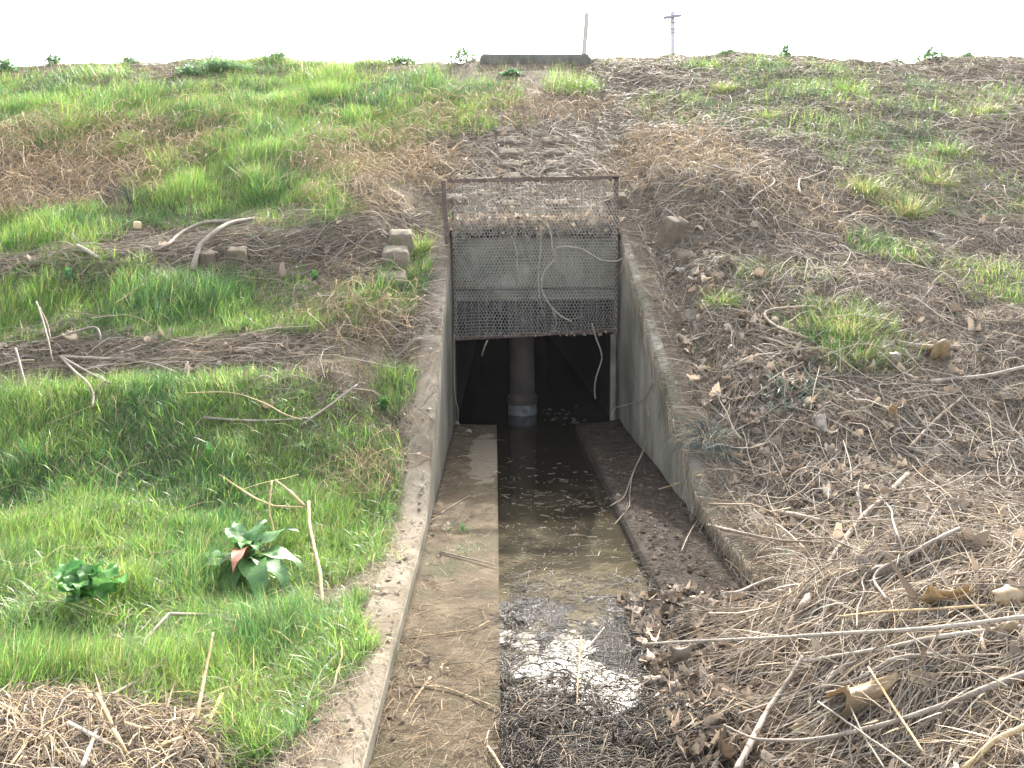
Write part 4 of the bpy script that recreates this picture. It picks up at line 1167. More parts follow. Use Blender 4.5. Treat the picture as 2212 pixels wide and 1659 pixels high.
ST = [
 # the drift heap, near right
 ('cane', 'long pale cane reaching level across the brush heap to the muddy channel', 'cane', 'pale_wood', 'c7', [(60, 940), (330, 925), (800, 905), (1200, 880), (1700, 850), (2230, 785)], 5, [.06, .12, .2, .16, .14, .12], 9),
 ('branch', 'grey curved branch sweeping along the bottom of the brush heap', 'branch', 'grey_wood', 'c7', [(520, 1395), (640, 1455), (740, 1480), (1000, 1480), (1250, 1435), (1500, 1370), (1800, 1270), (2000, 1190), (2230, 1105)], 4, .1, 14),
 ('stick', 'thick smooth stick slanting down across the front of the brush heap', 'stick', 'grey_wood', 'c7', [(965, 1010), (880, 1150), (760, 1330), (660, 1520), (590, 1660)], 9, .07, 15),
 ('stick', 'pale split stick lying just under the long pale cane', 'stick', 'pale_wood', 'c7', [(905, 1050), (1150, 1010), (1450, 960), (1700, 905), (2000, 870), (2230, 845)], 7, .05, 13),
 ('branch', 'curved grey branch bowing beneath the pale split stick', 'branch', 'grey_wood', 'c7', [(600, 1335), (800, 1270), (1050, 1190), (1250, 1150), (1400, 1070), (1500, 1020), (1700, 1000)], 5, .06, 11),
 ('log', 'thick weathered limb running down the brushy bank to the end of the buried wall', 'branch', 'brown_wood', 'c7', [(1560, -20), (1420, 120), (1300, 230), (1170, 400), (1080, 540), (1000, 680), (920, 800), (870, 890)], 13, .02, 15),
 ('twig', 'brown forked twig jutting over the buried wall top', 'twig', 'brown_wood', 'c7', [(430, 270), (560, 300), (800, 350), (1100, 370)], 8, .05, 4),
 ('twig', 'pale bare twig jutting from the heap over the muddy ledge', 'twig', 'pale_wood', 'c7', [(510, 652), (600, 645), (700, 605), (800, 570)], 4, .10, 8),
 ('log', 'short stout log lying in the brush beside the top of the weathered limb', 'log', 'brown_wood', 'c7', [(830, 200), (950, 220), (1080, 255)], 12, .03, 12),
 ('cane', 'straight yellow straw cane just above the long pale cane', 'cane', 'straw', 'c7', [(1160, 785), (1400, 760), (1650, 745), (2000, 722)], 5, .08, 5),
 ('twig', 'thin white twig crossing the grey curved branch, the longer of a crossed pair', 'twig', 'pale_wood', 'c7', [(1050, 1265), (1300, 1440), (1600, 1650)], 4, .13, 4.5),
 ('twig', 'thin kinked white twig crossing the grey curved branch, the shorter of a crossed pair', 'twig', 'pale_wood', 'c7', [(1210, 1255), (1260, 1350), (1300, 1440), (1430, 1650)], 3.5, .12, 4),
 ('twig', 'thin wavy twig dropping from under the pale cane to the edge of the picture', 'twig', 'grey_wood', 'c7', [(1550, 880), (1750, 1010), (1900, 1060), (2140, 1190)], 4, .12, 3.5),
 ('straw', 'flat yellow straw slanting down over the tan leaf sheath', 'straw', 'straw', 'c7', [(1335, 1070), (1480, 1300), (1660, 1570)], 5.5, .12, 6),
 ('reed', 'broad yellow reed slanting up in the bottom corner of the brush heap', 'reed', 'straw', 'c7', [(2230, 1395), (2050, 1480), (1870, 1650)], 11, .1, 11),
 ('twig', 'thin pale twig hanging across the thick weathered limb', 'twig', 'pale_wood', 'c7', [(1560, 480), (1480, 270), (1460, 180), (1400, 110)], 4, .12, 3),
 ('branch', 'hooked grey branch leaning against the bank above the pale cane', 'branch', 'grey_wood', 'c7', [(1440, 690), (1370, 590), (1380, 540), (1430, 500), (1560, 440), (1700, 360), (1850, 290)], 4.5, .09, 9),
 ('twig', 'upright wavy twig standing in the middle of the brush heap', 'twig', 'grey_wood', 'c7', [(1270, 860), (1275, 740), (1310, 650), (1300, 590), (1320, 540)], 3.5, .08, 3),
 ('branch', 'bleached branch lying along the lowest right edge of the heap', 'branch', 'pale_wood', 'c7', [(2230, 1225), (2090, 1400), (1960, 1560)], 7, .06, 6),
 ('twig', 'thin dark stem running down from the end of the buried wall', 'twig', 'brown_wood', 'c7', [(760, 830), (920, 760), (1130, 640), (1290, 670)], 3, .07, 3),
 # the bank above it
 ('branch', 'bent driftwood branch looping round the bright grass tuft on the brushy bank', 'branch', 'brown_wood', 'c8', [(1075, 660), (1050, 635), (1000, 622), (820, 632), (752, 655), (770, 700), (850, 750), (1000, 800)], 7, .08, 6),
 ('log', 'short brown log lying level beyond the bright grass tuft', 'log', 'brown_wood', 'c8', [(1480, 815), (1560, 835), (1700, 850), (1850, 848)], 13, .05, 11),
 ('branch', 'grey branch lying below the short brown log', 'branch', 'grey_wood', 'c8', [(1680, 1045), (1800, 1028), (2000, 1010), (2230, 955)], 10, .06, 10),
 ('cane', 'short pale cane lying level low on the brushy bank', 'cane', 'pale_wood', 'c8', [(1145, 1557), (1300, 1555), (1530, 1552)], 7, .05, 6),
 ('branch', 'long slanting brown branch in the brush above the short pale cane', 'branch', 'brown_wood', 'c8', [(1560, 1420), (1700, 1270), (1860, 1130)], 8, .07, 6),
 ('twig', 'crooked whitish twig lying high on the brushy bank beside the tawny clump', 'twig', 'pale_wood', 'ct', [(250, 1045), (320, 1070), (400, 1065)], 4, .1, 3),
 ('twig', 'curled white twig on the bank below the tawny clump', 'twig', 'pale_wood', 'ct', [(590, 1095), (635, 1140), (610, 1175), (540, 1215), (480, 1280)], 4.5, .1, 3),
 ('twig', 'white hooked twig standing out of the stems beside the curled white one', 'twig', 'pale_wood', 'ct', [(800, 1225), (790, 1170), (800, 1130), (840, 1125), (960, 1080)], 4.5, .1, 3),
 # grassy bank
 ('branch', 'thick bleached branch arching over the khaki block', 'branch', 'grey_wood', 'c3', [(1545, 1155), (1400, 1182), (1320, 1225), (1220, 1310), (1185, 1400), (1172, 1465)], 9, [.04, .12, .15, .16, .14, .05], 12),
 ('branch', 'long grey branch trailing behind the arching bleached one', 'branch', 'grey_wood', 'c3', [(1390, 1172), (1230, 1182), (1100, 1240), (1020, 1310), (950, 1345)], 8, .08, 6),
 ('stick', 'flat pale lath lying on the far stick drift', 'stick', 'pale_wood', 'c3', [(470, 1318), (535, 1355), (600, 1392)], 8, .06, 8),
 ('twig', 'pale forked twig standing out of the grass above the far stick drift', 'twig', 'pale_wood', 'c3', [(255, 1145), (330, 1125), (385, 1095)], 3.5, .12, 2.5),
 ('twig', 'long thin pale twig with a bend lying above the far stick drift', 'twig', 'pale_wood', 'c3', [(270, 1205), (370, 1245), (500, 1252), (650, 1245)], 3, .1, 2.5),
 ('stick', 'straight orange stem lying below the far stick drift', 'stick', 'straw', 'c3', [(705, 1665), (850, 1565), (985, 1492)], 4, .1, 3),
 ('stake', 'thin square wooden stake standing crooked at the end of the near stick drift', 'stake', 'grey_wood', 'c4', [(152, 632), (120, 500), (88, 380)], 6, [0.0, .12, .24], 5),
 ('stick', 'long grey stick lying along the near stick drift', 'stick', 'grey_wood', 'c4', [(340, 428), (600, 440), (780, 455), (900, 480), (1000, 522)], 7, .06, 5),
 ('stick', 'pale stick lying under the long grey one on the near stick drift', 'stick', 'pale_wood', 'c4', [(480, 503), (560, 480), (640, 470), (745, 465)], 6, .05, 4),
 ('branch', 'bleached crooked branch drooping from the near stick drift into the green grass', 'branch', 'pale_wood', 'c4', [(345, 430), (420, 510), (490, 570), (525, 640), (520, 705)], 6, .07, 4),
 ('branch', 'straight pale branch slanting across the crooked one', 'branch', 'grey_wood', 'c4', [(345, 430), (480, 505), (620, 580)], 6, .08, 4),
 ('twig', 'bleached bundle twig standing tall at the end of the near stick drift', 'twig', 'pale_wood', 'c4', [(205, 118), (240, 220), (270, 330), (300, 460)], 4, [.35, .25, .15, .05], 3),
 ('twig', 'second bleached twig leaning beside the tall bundle twig', 'twig', 'grey_wood', 'c4', [(222, 150), (265, 240), (285, 330)], 3.5, [.3, .2, .1], 3),
 ('branch', 'arched grey branch with a hanging end on the near stick drift', 'branch', 'grey_wood', 'c4', [(280, 330), (400, 295), (530, 262), (565, 310), (560, 372)], 5, [.05, .12, .16, .12, .04], 4),
 ('stick', 'straight stick lying level toward the worn wall', 'stick', 'grey_wood', 'c4', [(1150, 770), (1400, 787), (1600, 783), (1760, 772)], 5.5, .06, 4.5),
 ('stick', 'pale stick rising from the ground toward the worn wall', 'stick', 'pale_wood', 'c4', [(1690, 815), (1850, 705), (2012, 585)], 5.5, [.03, .10, .2], 5),
 ('stem', 'long bowed straw stem arching over the flattened stems', 'stem', 'straw', 'c4', [(1050, 632), (1300, 630), (1480, 685), (1600, 750), (1700, 782)], 4.5, .1, 3.5),
 ('stick', 'small upright stick standing below the near stick drift', 'stick', 'pale_wood', 'c4', [(1045, 585), (1058, 520), (1055, 455)], 4.5, [0, .06, .13], 3.5),
 # reeds round the broad leaved dock
 ('reed', 'tall broken yellow reed standing beside the broad dock plant', 'reed', 'straw', 'c5', [(1815, 645), (1800, 450), (1765, 300), (1740, 180), (1737, 60)], 8, [0, .1, .19, .25, .31], 8),
 ('reed', 'snapped reed top folding down beside the tall broken reed', 'reed', 'straw', 'c4', [(1715, 1270), (1640, 1195), (1550, 1122)], 7, [.27, .3, .3], 4),
 ('reed', 'thin orange reed lying across the grass to the tall broken reed', 'reed', 'straw', 'c4', [(1235, 1092), (1320, 1150), (1430, 1222), (1540, 1268), (1700, 1277)], 4.5, [.05, .09, .13, .18, .24], 4.5),
 ('reed', 'slender drooping straw hanging from the snapped reed top', 'reed', 'straw', 'c4', [(1530, 1125), (1515, 1300), (1540, 1400), (1490, 1610)], 4, [.3, .2, .14, .03], 3),
 ('reed', 'bent pale reed folded over in front of the broad dock plant', 'reed', 'pale_wood', 'c5', [(1320, 718), (1150, 695), (950, 690), (850, 800), (760, 920), (650, 1100)], 7, [.07, .09, .11, .08, .06, .03], 9),
 ('reed', 'dull straight reed slanting below the bent pale one', 'reed', 'grey_wood', 'c5', [(1185, 735), (1050, 840), (900, 970), (790, 1060), (590, 1165)], 5.5, .08, 8),
 ('reed', 'yellow reed stake standing upright in front of the straw heap', 'reed', 'straw', 'c5', [(1080, 1400), (1120, 1200), (1160, 1000), (1200, 795)], 11, [.0, .1, .19, .29], 5),
 ('stem', 'bowed thin stem arching over the dark hole below the dock plant', 'stem', 'straw', 'c5', [(1090, 800), (1250, 765), (1420, 762), (1560, 790), (1650, 860)], 3.5, .1, 3),
 ('stem', 'straight pale stalk reaching down to the straw heap from the worn wall', 'stem', 'pale_wood', 'c5', [(1280, 1170), (1480, 1062), (1690, 925)], 4, .05, 3.5),
 ('stem', 'kinked flat straw lying under the dock plant', 'stem', 'pale_wood', 'c5', [(1370, 828), (1500, 832), (1620, 842), (1690, 800)], 6, .05, 4),
 ('twig', 'dark thin twig lying across the sandy wall top', 'twig', 'dark_wood', 'c5', [(1590, 1258), (1750, 1280), (1900, 1295), (2110, 1285)], 3, .012, 2),
 ('straw', 'bent straw hanging over the edge of the sandy wall top', 'straw', 'straw', 'c5', [(1840, 1382), (1940, 1366), (2045, 1350)], 5, .015, 4),
 ('straw', 'angled thin straw lying by the grass at the foot of the wall', 'straw', 'straw', 'c5', [(1610, 1310), (1700, 1385), (1765, 1455), (1660, 1510)], 3.5, .03, 3),
 ('straw', 'upright wispy straw leaning beside the wall crack', 'straw', 'straw', 'c5', [(1870, 1125), (1890, 1040), (1925, 930), (1920, 850)], 4, [.02, .05, .08, .1], 3),
 # in the channel
 ('straw', 'pale bent straw lying on the silted ledge, the broadest one there', 'straw', 'straw', 'c6', [(740, 978), (655, 1095), (565, 1230)], 7, .012, 4),
 ('twig', 'long thin twig reaching from the silted ledge into the mud', 'twig', 'straw', 'c6', [(600, 1030), (730, 1035), (850, 1052), (1000, 1110), (1160, 1172)], 4, .014, 3.5),
 ('twig', 'thin twig lying level halfway along the silted ledge', 'twig', 'straw', 'c6', [(600, 745), (750, 725), (900, 703), (1000, 690), (1090, 640)], 3.5, .012, 2.5),
 ('twig', 'long brown twig running from the ledge grass to the water edge', 'twig', 'brown_wood', 'c2', [(500, 1410), (620, 1440), (740, 1468), (870, 1505)], 4, .015, 3),
 ('twig', 'pair twig slanting up the silted ledge beside the wall foot', 'twig', 'grey_wood', 'c2', [(490, 1165), (590, 1100), (690, 1042)], 3.5, .015, 2),
 ('reed', 'thin reed standing upright out of the glistening mud', 'reed', 'straw', 'c6', [(1620, 1210), (1632, 1000), (1642, 880), (1650, 745)], 4, [0, .07, .11, .16], 4),
 ('stick', 'whitish stick lying half sunk in the glistening mud', 'stick', 'pale_wood', 'c6', [(1685, 810), (1735, 750), (1790, 680)], 5, .02, 4),
 ('stick', 'straight grey stick lying across the mud toward the near end', 'stick', 'grey_wood', 'c6', [(1330, 1180), (1430, 1085), (1520, 985)], 4, .02, 3.5),
 ('stick', 'pale stub of cane at the ledge corner in the mud', 'stick', 'straw', 'c6', [(1085, 1400), (1130, 1465), (1190, 1560)], 7, .03, 7),
]
for (nm, lb, ct, mt, key, pts, px_, lf, px2) in ST:
    stick(nm, lb, ct, mt, key, pts, px_, lf, px2, sharp=(nm in ('reed', 'straw', 'cane') and len(pts) > 2 and nm != 'cane'), flat=0.6 if nm in ('straw', 'stem') else 1.0)

# yellow straw stubs bristling from the near heap: alike but for their place
STUB = [((575, 990), (690, 1250), (760, 1400)), ((450, 1060), (560, 1230), (640, 1350)), ((640, 1340), (690, 1430), (745, 1520)), ((372, 1300), (330, 1420), (280, 1545)),
        ((380, 1300), (600, 1412), (830, 1512)), ((1215, 1255), (1222, 1400), (1222, 1530)), ((1100, 1235), (1030, 1350), (960, 1450)), ((0, 1190), (60, 1225), (115, 1265)),
        ((0, 1275), (70, 1300), (140, 1335)), ((545, 1140), (620, 1290), (650, 1420)), ((150, 1450), (320, 1370), (450, 1330)), ((900, 1430), (1010, 1390), (1090, 1360)),
        ((460, 1555), (520, 1400), (575, 1260)), ((1130, 1390), (1170, 1470), (1200, 1550)), ((60, 1540), (150, 1410), (200, 1330)), ((820, 1180), (930, 1175), (1030, 1165)),
        ((1245, 1330), (1290, 1420), (1330, 1540)), ((700, 1300), (800, 1330), (890, 1335)), ((250, 1500), (265, 1400), (300, 1290)), ((1250, 1140), (1180, 1290), (1130, 1380))]
for k, q_ in enumerate(STUB):
    hi = 0.03 + 0.09 * ((k * 7) % 5) / 4
    stick('straw_stalk', 'stiff yellow straw stalk bristling from the near heap beside the sandy wall', 'straw', 'straw' if k % 4 else 'pale_wood', 'c5', q_, 7 + (k * 5) % 7, [hi, 0.5 * hi + .03, 0.03], 8, flat=0.55, group='straw stalks in the near heap')

# dead vines caught on the screen and hanging from it
YV = 10.11
def vine(label, key, pts, px_, px2, y=YV): stick('vine', label, 'vine', 'pale_wood', key, pts, px_ * 1.45, 0, px2 * 1.45, plane=y, ns=5)
vine('long pale vine looping off the buried wall and down the netting', 'cs', [(1900, 795), (1760, 800), (1640, 845), (1500, 830), (1400, 770), (1300, 725), (1110, 720), (1085, 830), (1000, 930), (965, 1050), (1000, 1170), (1060, 1260), (1150, 1350), (1250, 1395)], 2.6, 2.2)
vine('vine hanging from the frame top down to the loop on the netting', 'cs', [(880, 200), (925, 360), (980, 480), (1050, 580), (1065, 720), (1080, 760)], 2.2, 1.8)
vine('straight thin vine hanging down the middle of the netting', 'cs', [(970, 540), (965, 660), (955, 800), (940, 960), (955, 1200), (1000, 1350)], 2.0, 1.4)
vine('thin curving vine on the netting beside the straight one', 'cs', [(695, 610), (745, 770), (745, 880), (770, 1000), (822, 1080)], 1.8, 1.2)
vine('short forked vine end splaying at the foot of the netting', 'cs', [(1060, 1260), (1100, 1370), (1095, 1440), (1040, 1490)], 2.0, 1.4)
vine('short vine end curling up at the foot of the netting', 'cs', [(1080, 1280), (1160, 1350), (1230, 1370), (1340, 1350)], 1.6, 1.0)
vine('short faint vine beside the loop on the netting', 'cs', [(1090, 830), (1120, 910), (1170, 955), (1240, 990)], 1.6, 1.0)
vine('kinked dry vine dangling below the screen in front of the dark opening', 'c2', [(1490, -90), (1515, 0), (1548, 90), (1553, 155), (1520, 260), (1508, 340), (1513, 408)], 2.6, 2.0)
vine('straw end poking down from the bottom rail', 'c1', [(805, 1405), (785, 1450), (767, 1508)], 2.8, 1.6)
vine('long root dangling by the wall on the grassy side of the opening', 'c2', [(585, -30), (585, 200), (590, 370), (610, 470), (612, 560)], 1.6, 1.2, 10.1)
stick('vine', 'long dry runner trailing off the buried wall across the muddy ledge', 'vine', 'grey_wood', 'c2', [(1885, 300), (1850, 420), (1868, 560), (1850, 680), (1800, 800), (1745, 930), (1700, 1050), (1610, 1110)], 2.6, [.5, .38, .25, .12, .05, .03, .03, .02], 2.0, ns=5)
stick('vine', 'second dry runner crossing down from the buried wall to the ledge edge', 'vine', 'brown_wood', 'c2', [(1835, 740), (1760, 900), (1740, 1020), (1735, 1110), (1690, 1170), (1635, 1235)], 2.4, [.15, .06, .03, .03, .02, .02], 1.6, ns=5)
stick('vine', 'loose looping root hanging on the face of the buried wall', 'vine', 'grey_wood', 'c2', [(1620, 520), (1640, 470), (1740, 440), (1840, 400), (1900, 300)], 2.2, [.35, .4, .45, .35, .2], 1.6, ns=5)
stick('twig', 'straight straw twig poking out over the foot of the buried wall', 'twig', 'straw', 'c2', [(1930, 1000), (2060, 960), (2212, 905)], 3, .1, 4, ns=5)
stick('twig', 'thin bare twig slanting from the heap to the muddy ledge', 'twig', 'brown_wood', 'c2', [(2075, 1412), (2130, 1290), (2190, 1190)], 2.5, .05, 2, ns=5)

# ---------------------------------------------------------------- plants
def leaf_blade(size, width, bend, lob=0.0, seg=9, fold=0.10, wave=0.0, tipw=0.0, r=rng):
    """one broad leaf along +x, droops with bend; (verts, quads)"""
    V, F = [], []
    x = z = 0.0
    th = 0.5
    for k in range(seg + 1):
        f = k / seg
        wv = width * (max(0.0, math.sin(PI * min(1, 0.03 + 0.96 * f ** 0.8))) ** 0.85 * (1 - 0.1 * f) + 0.02) * (1 + lob * math.sin(f * 19))
        for s_ in (-1, -0.5, 0, 0.5, 1):
            V.append((x, s_ * wv / 2, z + abs(s_) * wv * fold * 0.5 + wave * math.sin(f * 13 + s_ * 2) * abs(s_)))
        th -= bend / seg
        x += size / seg * math.cos(th)
        z += size / seg * math.sin(th)
    for k in range(seg):
        for j in range(4):
            F.append((k * 5 + j, k * 5 + j + 1, (k + 1) * 5 + j + 1, (k + 1) * 5 + j))
    return np.array(V), np.array(F)

def leaf_surface(name, c1, c2, vein):
    m, nt, b, co = new_mat(name, 0.42, 0.4)
    c = ramp(nt, noise(nt, 22, 6, 0.6, co), [(0.35, c1), (0.65, c2)])
    nt.links.new(c, b.inputs['Base Color'])
    bump(nt, b, noise(nt, 60, 5, 0.6, co), 0.4, 0.004)
    t = nt.nodes.new('ShaderNodeBsdfTranslucent')
    nt.links.new(c, t.inputs['Color'])
    x = nt.nodes.new('ShaderNodeMixShader')
    x.inputs[0].default_value = 0.35
    nt.links.new(b.outputs[0], x.inputs[1]); nt.links.new(t.outputs[0], x.inputs[2])
    nt.links.new(x.outputs[0], nt.nodes['Material Output'].inputs[0])
    return m
M['dock'] = leaf_surface('dock leaf', (0.055, 0.14, 0.035), (0.11, 0.24, 0.065), None)
M['dock_red'] = leaf_surface('reddened leaf', (0.30, 0.09, 0.05), (0.42, 0.20, 0.12), None)
M['bright_leaf'] = leaf_surface('bright leaf', (0.07, 0.22, 0.04), (0.14, 0.34, 0.08), None)
M['crest_leaf'] = leaf_surface('weed leaf', (0.05, 0.13, 0.05), (0.11, 0.24, 0.09), None)
M['teal_leaf'] = leaf_surface('blue green leaf', (0.10, 0.20, 0.14), (0.18, 0.30, 0.21), None)
M['tan_sheath'] = leaf_surface('tan leaf sheath', (0.30, 0.215, 0.115), (0.44, 0.335, 0.20), None)
M['grey_leaf'] = leaf_surface('papery dead leaf', (0.17, 0.13, 0.092), (0.30, 0.24, 0.175), None)
M['white_leaf'] = leaf_surface('bleached leaf', (0.30, 0.255, 0.20), (0.45, 0.39, 0.32), None)

def place(V, az, pitch, base_):
    ca, sa, cp, sp = math.cos(az), math.sin(az), math.cos(pitch), math.sin(pitch)
    x, y, z = V[:, 0], V[:, 1], V[:, 2]
    x, z = x * cp - z * sp, x * sp + z * cp
    return np.stack([x * ca - y * sa, x * sa + y * ca, z], -1) + np.array(base_)

def rosette(name, u, v, leafs, label, cat, mat, lift=0.0, group=None, grow=1.0, droop=1.0):
    """leafs: (azimuth deg, pitch deg, length, width, bend, material or None, stalk height)"""
    p = at(u, v)
    p[2] += 0.09 * (grow > 1)
    root = empty(name, p, label, cat, group)
    for k, (az, pi_, L_, W_, be, mt, hh) in enumerate(leafs):
        L_, W_, be = L_ * grow, W_ * grow, be * droop
        V, F = leaf_blade(L_, W_, be, lob=0.05, wave=0.16 * W_)
        o_ = mesh_np('leaf', place(V, math.radians(az), math.radians(pi_), (0, 0, hh)), F, mat=M[mt or mat], parent=root, smooth=True)
        if mt and 'red' in mt: o_['label'] = 'reddish orange drooping leaf'
    return root, p
D_ = math.radians
rosette('dock_plant', 535, 1262, [(-8, 25, .21, .065, 1.9, None, .05), (-35, 20, .22, .07, 2.0, None, .05), (-62, 25, .22, .075, 2.2, None, .04), (-84, 35, .19, .042, 1.7, 'dock_red', .09), (-100, 10, .18, .06, 1.8, None, .02),
        (-140, 20, .14, .055, 1.2, None, .04), (175, 15, .15, .05, 1.0, None, .03), (-78, 50, .11, .05, 1.5, None, .11), (-50, 45, .11, .05, 1.5, None, .10), (-115, 55, .10, .05, 1.2, None, .11),
        (80, 40, .16, .05, 1.1, None, .06), (40, 35, .18, .06, 1.3, None, .06), (120, 40, .16, .05, 1.1, None, .06), (10, 50, .1, .045, 1.0, None, .12), (-30, 15, .16, .055, 1.4, None, .03), (150, 45, .12, .045, 1.0, None, .09)],
        'broad leaved dock plant with one reddish leaf in front of the tall broken reed', 'dock plant', 'dock', grow=2.25, droop=1.05)
lf = []
rr = np.random.default_rng(5)
for k in range(20):
    lf.append((rr.uniform(0, 360), rr.uniform(5, 60), rr.uniform(.05, .085), rr.uniform(.045, .065), rr.uniform(.6, 1.5), None if k % 3 else 'dock', rr.uniform(.02, .13)))
lf2 = []
root, p = rosette('leafy_weed', 195, 1335, lf, 'small bright round leaved weed in the dark grass near the straw heap', 'weed', 'bright_leaf', grow=2.2, droop=0.8)
for ch in root.children: ch.location = (float(rr.normal(0, .06)), float(rr.normal(0, .05)), 0)
def seedling(u, v, n, sz, label, mat='bright_leaf', hh=0.04):
    rosette('seedling', u, v, [(360 * k / n + 40 * (k % 2), 30 + 25 * (k % 3), sz * (0.7 + 0.3 * ((k * 3) % 4) / 3), sz * 0.6, 0.8 + 0.2 * (k % 3), None, hh * (0.3 + 0.3 * (k % 3))) for k in range(n)], label, 'seedling', mat)
seedling(452, 990, 5, .08, 'seedling with one tall upright leaf amid the bright near grass', hh=.08)
seedling(372, 1045, 7, .06, 'small dark green seedling beside the one with a tall upright leaf', 'dock')
seedling(322, 1040, 6, .05, 'pale small seedling farther from the wall than its dark neighbour')
seedling(700, 1105, 6, .06, 'seedling with notched leaves beside the tall broken reed')
seedling(852, 1030, 6, .05, 'small ivy like seedling at the foot of the worn wall', 'dock')
seedling(150, 615, 7, .13, 'pale leaved plant with flopping leaves below the far stick drift', 'crest_leaf', hh=.1)
seedling(680, 605, 7, .10, 'leafy green plant among brown stems above the near stick drift')
seedling(530, 718, 8, .10, 'dark yellowing weed in the middle of the grassy bank', 'dock')
seedling(830, 885, 9, .11, 'weed with long green and reddish leaves against the worn wall', 'dock')
seedling(20, 540, 9, .11, 'clump of small green leaves at the end of the far stick drift')
seedling(1000, 1150, 5, .04, 'tiny green sprout on the silted ledge')

# leafy weeds along the crest
CREST = [(12, 150, 46, 28, 'lush round leaved weed on the crest farthest from the parapet'), (118, 134, 42, 24, 'upright branching weed on the crest beside the lush round leaved one'), (282, 130, 44, 16, 'low sparse weed on the crest with thin sprigs'),
         (604, 127, 62, 26, 'bushy dark green weed standing on the crest above the green slope'), (868, 130, 80, 16, 'low wide mat of weed on the crest'), (1000, 140, 72, 34, 'broad leafy weed beside the end of the dark parapet'),
         (1105, 158, 40, 12, 'flat green weed just below the dark parapet'), (1697, 124, 34, 30, 'slim upright weed alone on the crest beyond the poles'), (1932, 126, 40, 18, 'thin sprigged weed on the crest next to the largest bush'),
         (2012, 126, 66, 30, 'largest leafy weed on the brushy side of the crest'), (2087, 129, 40, 18, 'small leafy weed just past the largest one on the brushy side'), (1570, 132, 50, 16, 'dark low weed on the crest near the pale utility pole'),
         (480, 146, 130, 16, 'spreading dark weed patch just under the crest of the green slope'), (410, 158, 50, 16, 'dark clump of leaves under the crest of the green slope')]
for k, (u, v, wpx, hpx, lb) in enumerate(CREST):
    p = at_y(u, v, 18.9); p[2] = float(surf(p[0], p[1])) + 0.01
    if v > 140: p = at(u, v + 4)
    s_ = p[1] / FPX
    wd, hg = wpx * s_ * 0.95, hpx * s_ * 0.95
    root = empty('crest_weed', p, lb, 'weed', 'leafy weeds along the crest')
    n = int(120 + wpx * 7)
    bag = Bag()
    q_ = np.stack([rng.normal(0, wd * 0.24, n), rng.normal(0, wd * 0.2, n), np.zeros(n)], -1)
    q_[:, 2] = hg * rng.random(n) ** 0.8 * np.clip(1.05 - np.abs(q_[:, 0]) / wd * 1.5 + rng.normal(0, 0.15, n), 0.1, 1.1)
    q_[:, 2] += np.array([0, 0, 0])[0]
    bag.lea(q_, (0.022 + 0.045 * N(n) ** 1.5), jitter([(0.16, 0.29, 0.12), (0.22, 0.36, 0.15), (0.12, 0.23, 0.11)], n, 0.25), tiltmax=1.3, curl=0.4)
    bag.build('foliage', M['leaf'], root)
    m_ = 9
    b_ = np.zeros((m_, 4, 3)); e_ = q_[rng.integers(0, n, m_)]
    for t in range(4): b_[:, t] = e_ * (t / 3) + [0, 0, -0.04 * (1 - t / 3)]
    bag = Bag(); bag.tub(b_, np.full(m_, 0.006), np.full(m_, 0.003), jitter([(0.09, 0.17, 0.06)], m_, 0.2), ns=4)
    bag.build('stem', M['veg'], root)

# single grass tufts that stand out on the brown bank
def tuft(u, v, wpx, hpx, label, cols, n=500, name='grass_tuft', cat='grass tuft', lean=0.45, bend=0.9, wd_=0.0035, lift=0.0, mt='veg', group='green grass tufts on the brown bank'):
    p = at(u, v)
    s_ = p[1] / FPX
    rx, h = wpx * s_ / 2, hpx * s_
    a = rng.uniform(0, 2 * PI, n); r_ = np.sqrt(rng.random(n)) * np.exp(np.clip(rng.normal(0, .33, n), -1, .6)) * (1 + 0.35 * np.sin(a * 2 + u) + 0.2 * np.sin(a * 5 + v))
    q_ = np.stack([p[0] + rx * r_ * np.cos(a), p[1] + rx * 0.9 * r_ * np.sin(a), 0 * a], -1)
    q_[:, 2] = np.where(lift > 0, p[2] + lift * N(n), surf(q_[:, 0], q_[:, 1]))
    bag = Bag()
    bag.rib(q_, h * (0.5 + 0.8 * N(n)), wid(q_, wd_), a + rng.normal(0, 0.7, n), np.abs(rng.normal(lean, 0.3, n)), np.abs(rng.normal(bend, 0.4, n)), np.where((N(n) < 0.2)[:, None], jitter(TANS, n, 0.25), jitter(cols, n, 0.28) * np.array([0.85, 0.82, 1.0])), seg=4)
    o_ = bag.build(name, M[mt], None, p)
    o_.location = p
    return tag(o_, label, cat, group)
GB = GREENS[:4] + YELLOWS[:1]
tuft(1825, 715, 150, 55, 'largest bright green grass tuft on the brushy bank beside the looping branch', GB, 1500)
tuft(1855, 775, 110, 50, 'darker lower half tuft under the largest bright grass tuft', GREENS, 900)
tuft(1560, 660, 55, 40, 'round green grass tuft halfway between the buried wall and the looping branch', GB, 420)
tuft(1715, 850, 100, 55, 'blue green broad bladed clump below the bright grass tufts', [(0.10, 0.20, 0.13), (0.15, 0.25, 0.16), (0.08, 0.17, 0.10)], 170, wd_=0.008, lean=.6, bend=1.0)
tuft(1525, 950, 75, 75, 'fine grey teal tuft hanging over the buried wall', [(0.05, 0.085, 0.065), (0.075, 0.115, 0.09), (0.035, 0.06, 0.045)], 1300, wd_=0.0022, lean=0.8, bend=1.9, mt='litter', cat='moss tuft')
tuft(305, 425, 95, 45, 'dark teal grass tuft under the tawny clump on the grassy bank', [(0.055, 0.11, 0.075), (0.10, 0.17, 0.12), (0.05, 0.085, 0.06)], 900, wd_=0.003, lean=.9, bend=1.2)
tuft(555, 385, 50, 45, 'fresh green tuft alone beneath the tawny brush of the grassy bank', GB, 420)
tuft(1565, 196, 45, 26, 'green tuft near the crest below the utility pole', GB, 320)
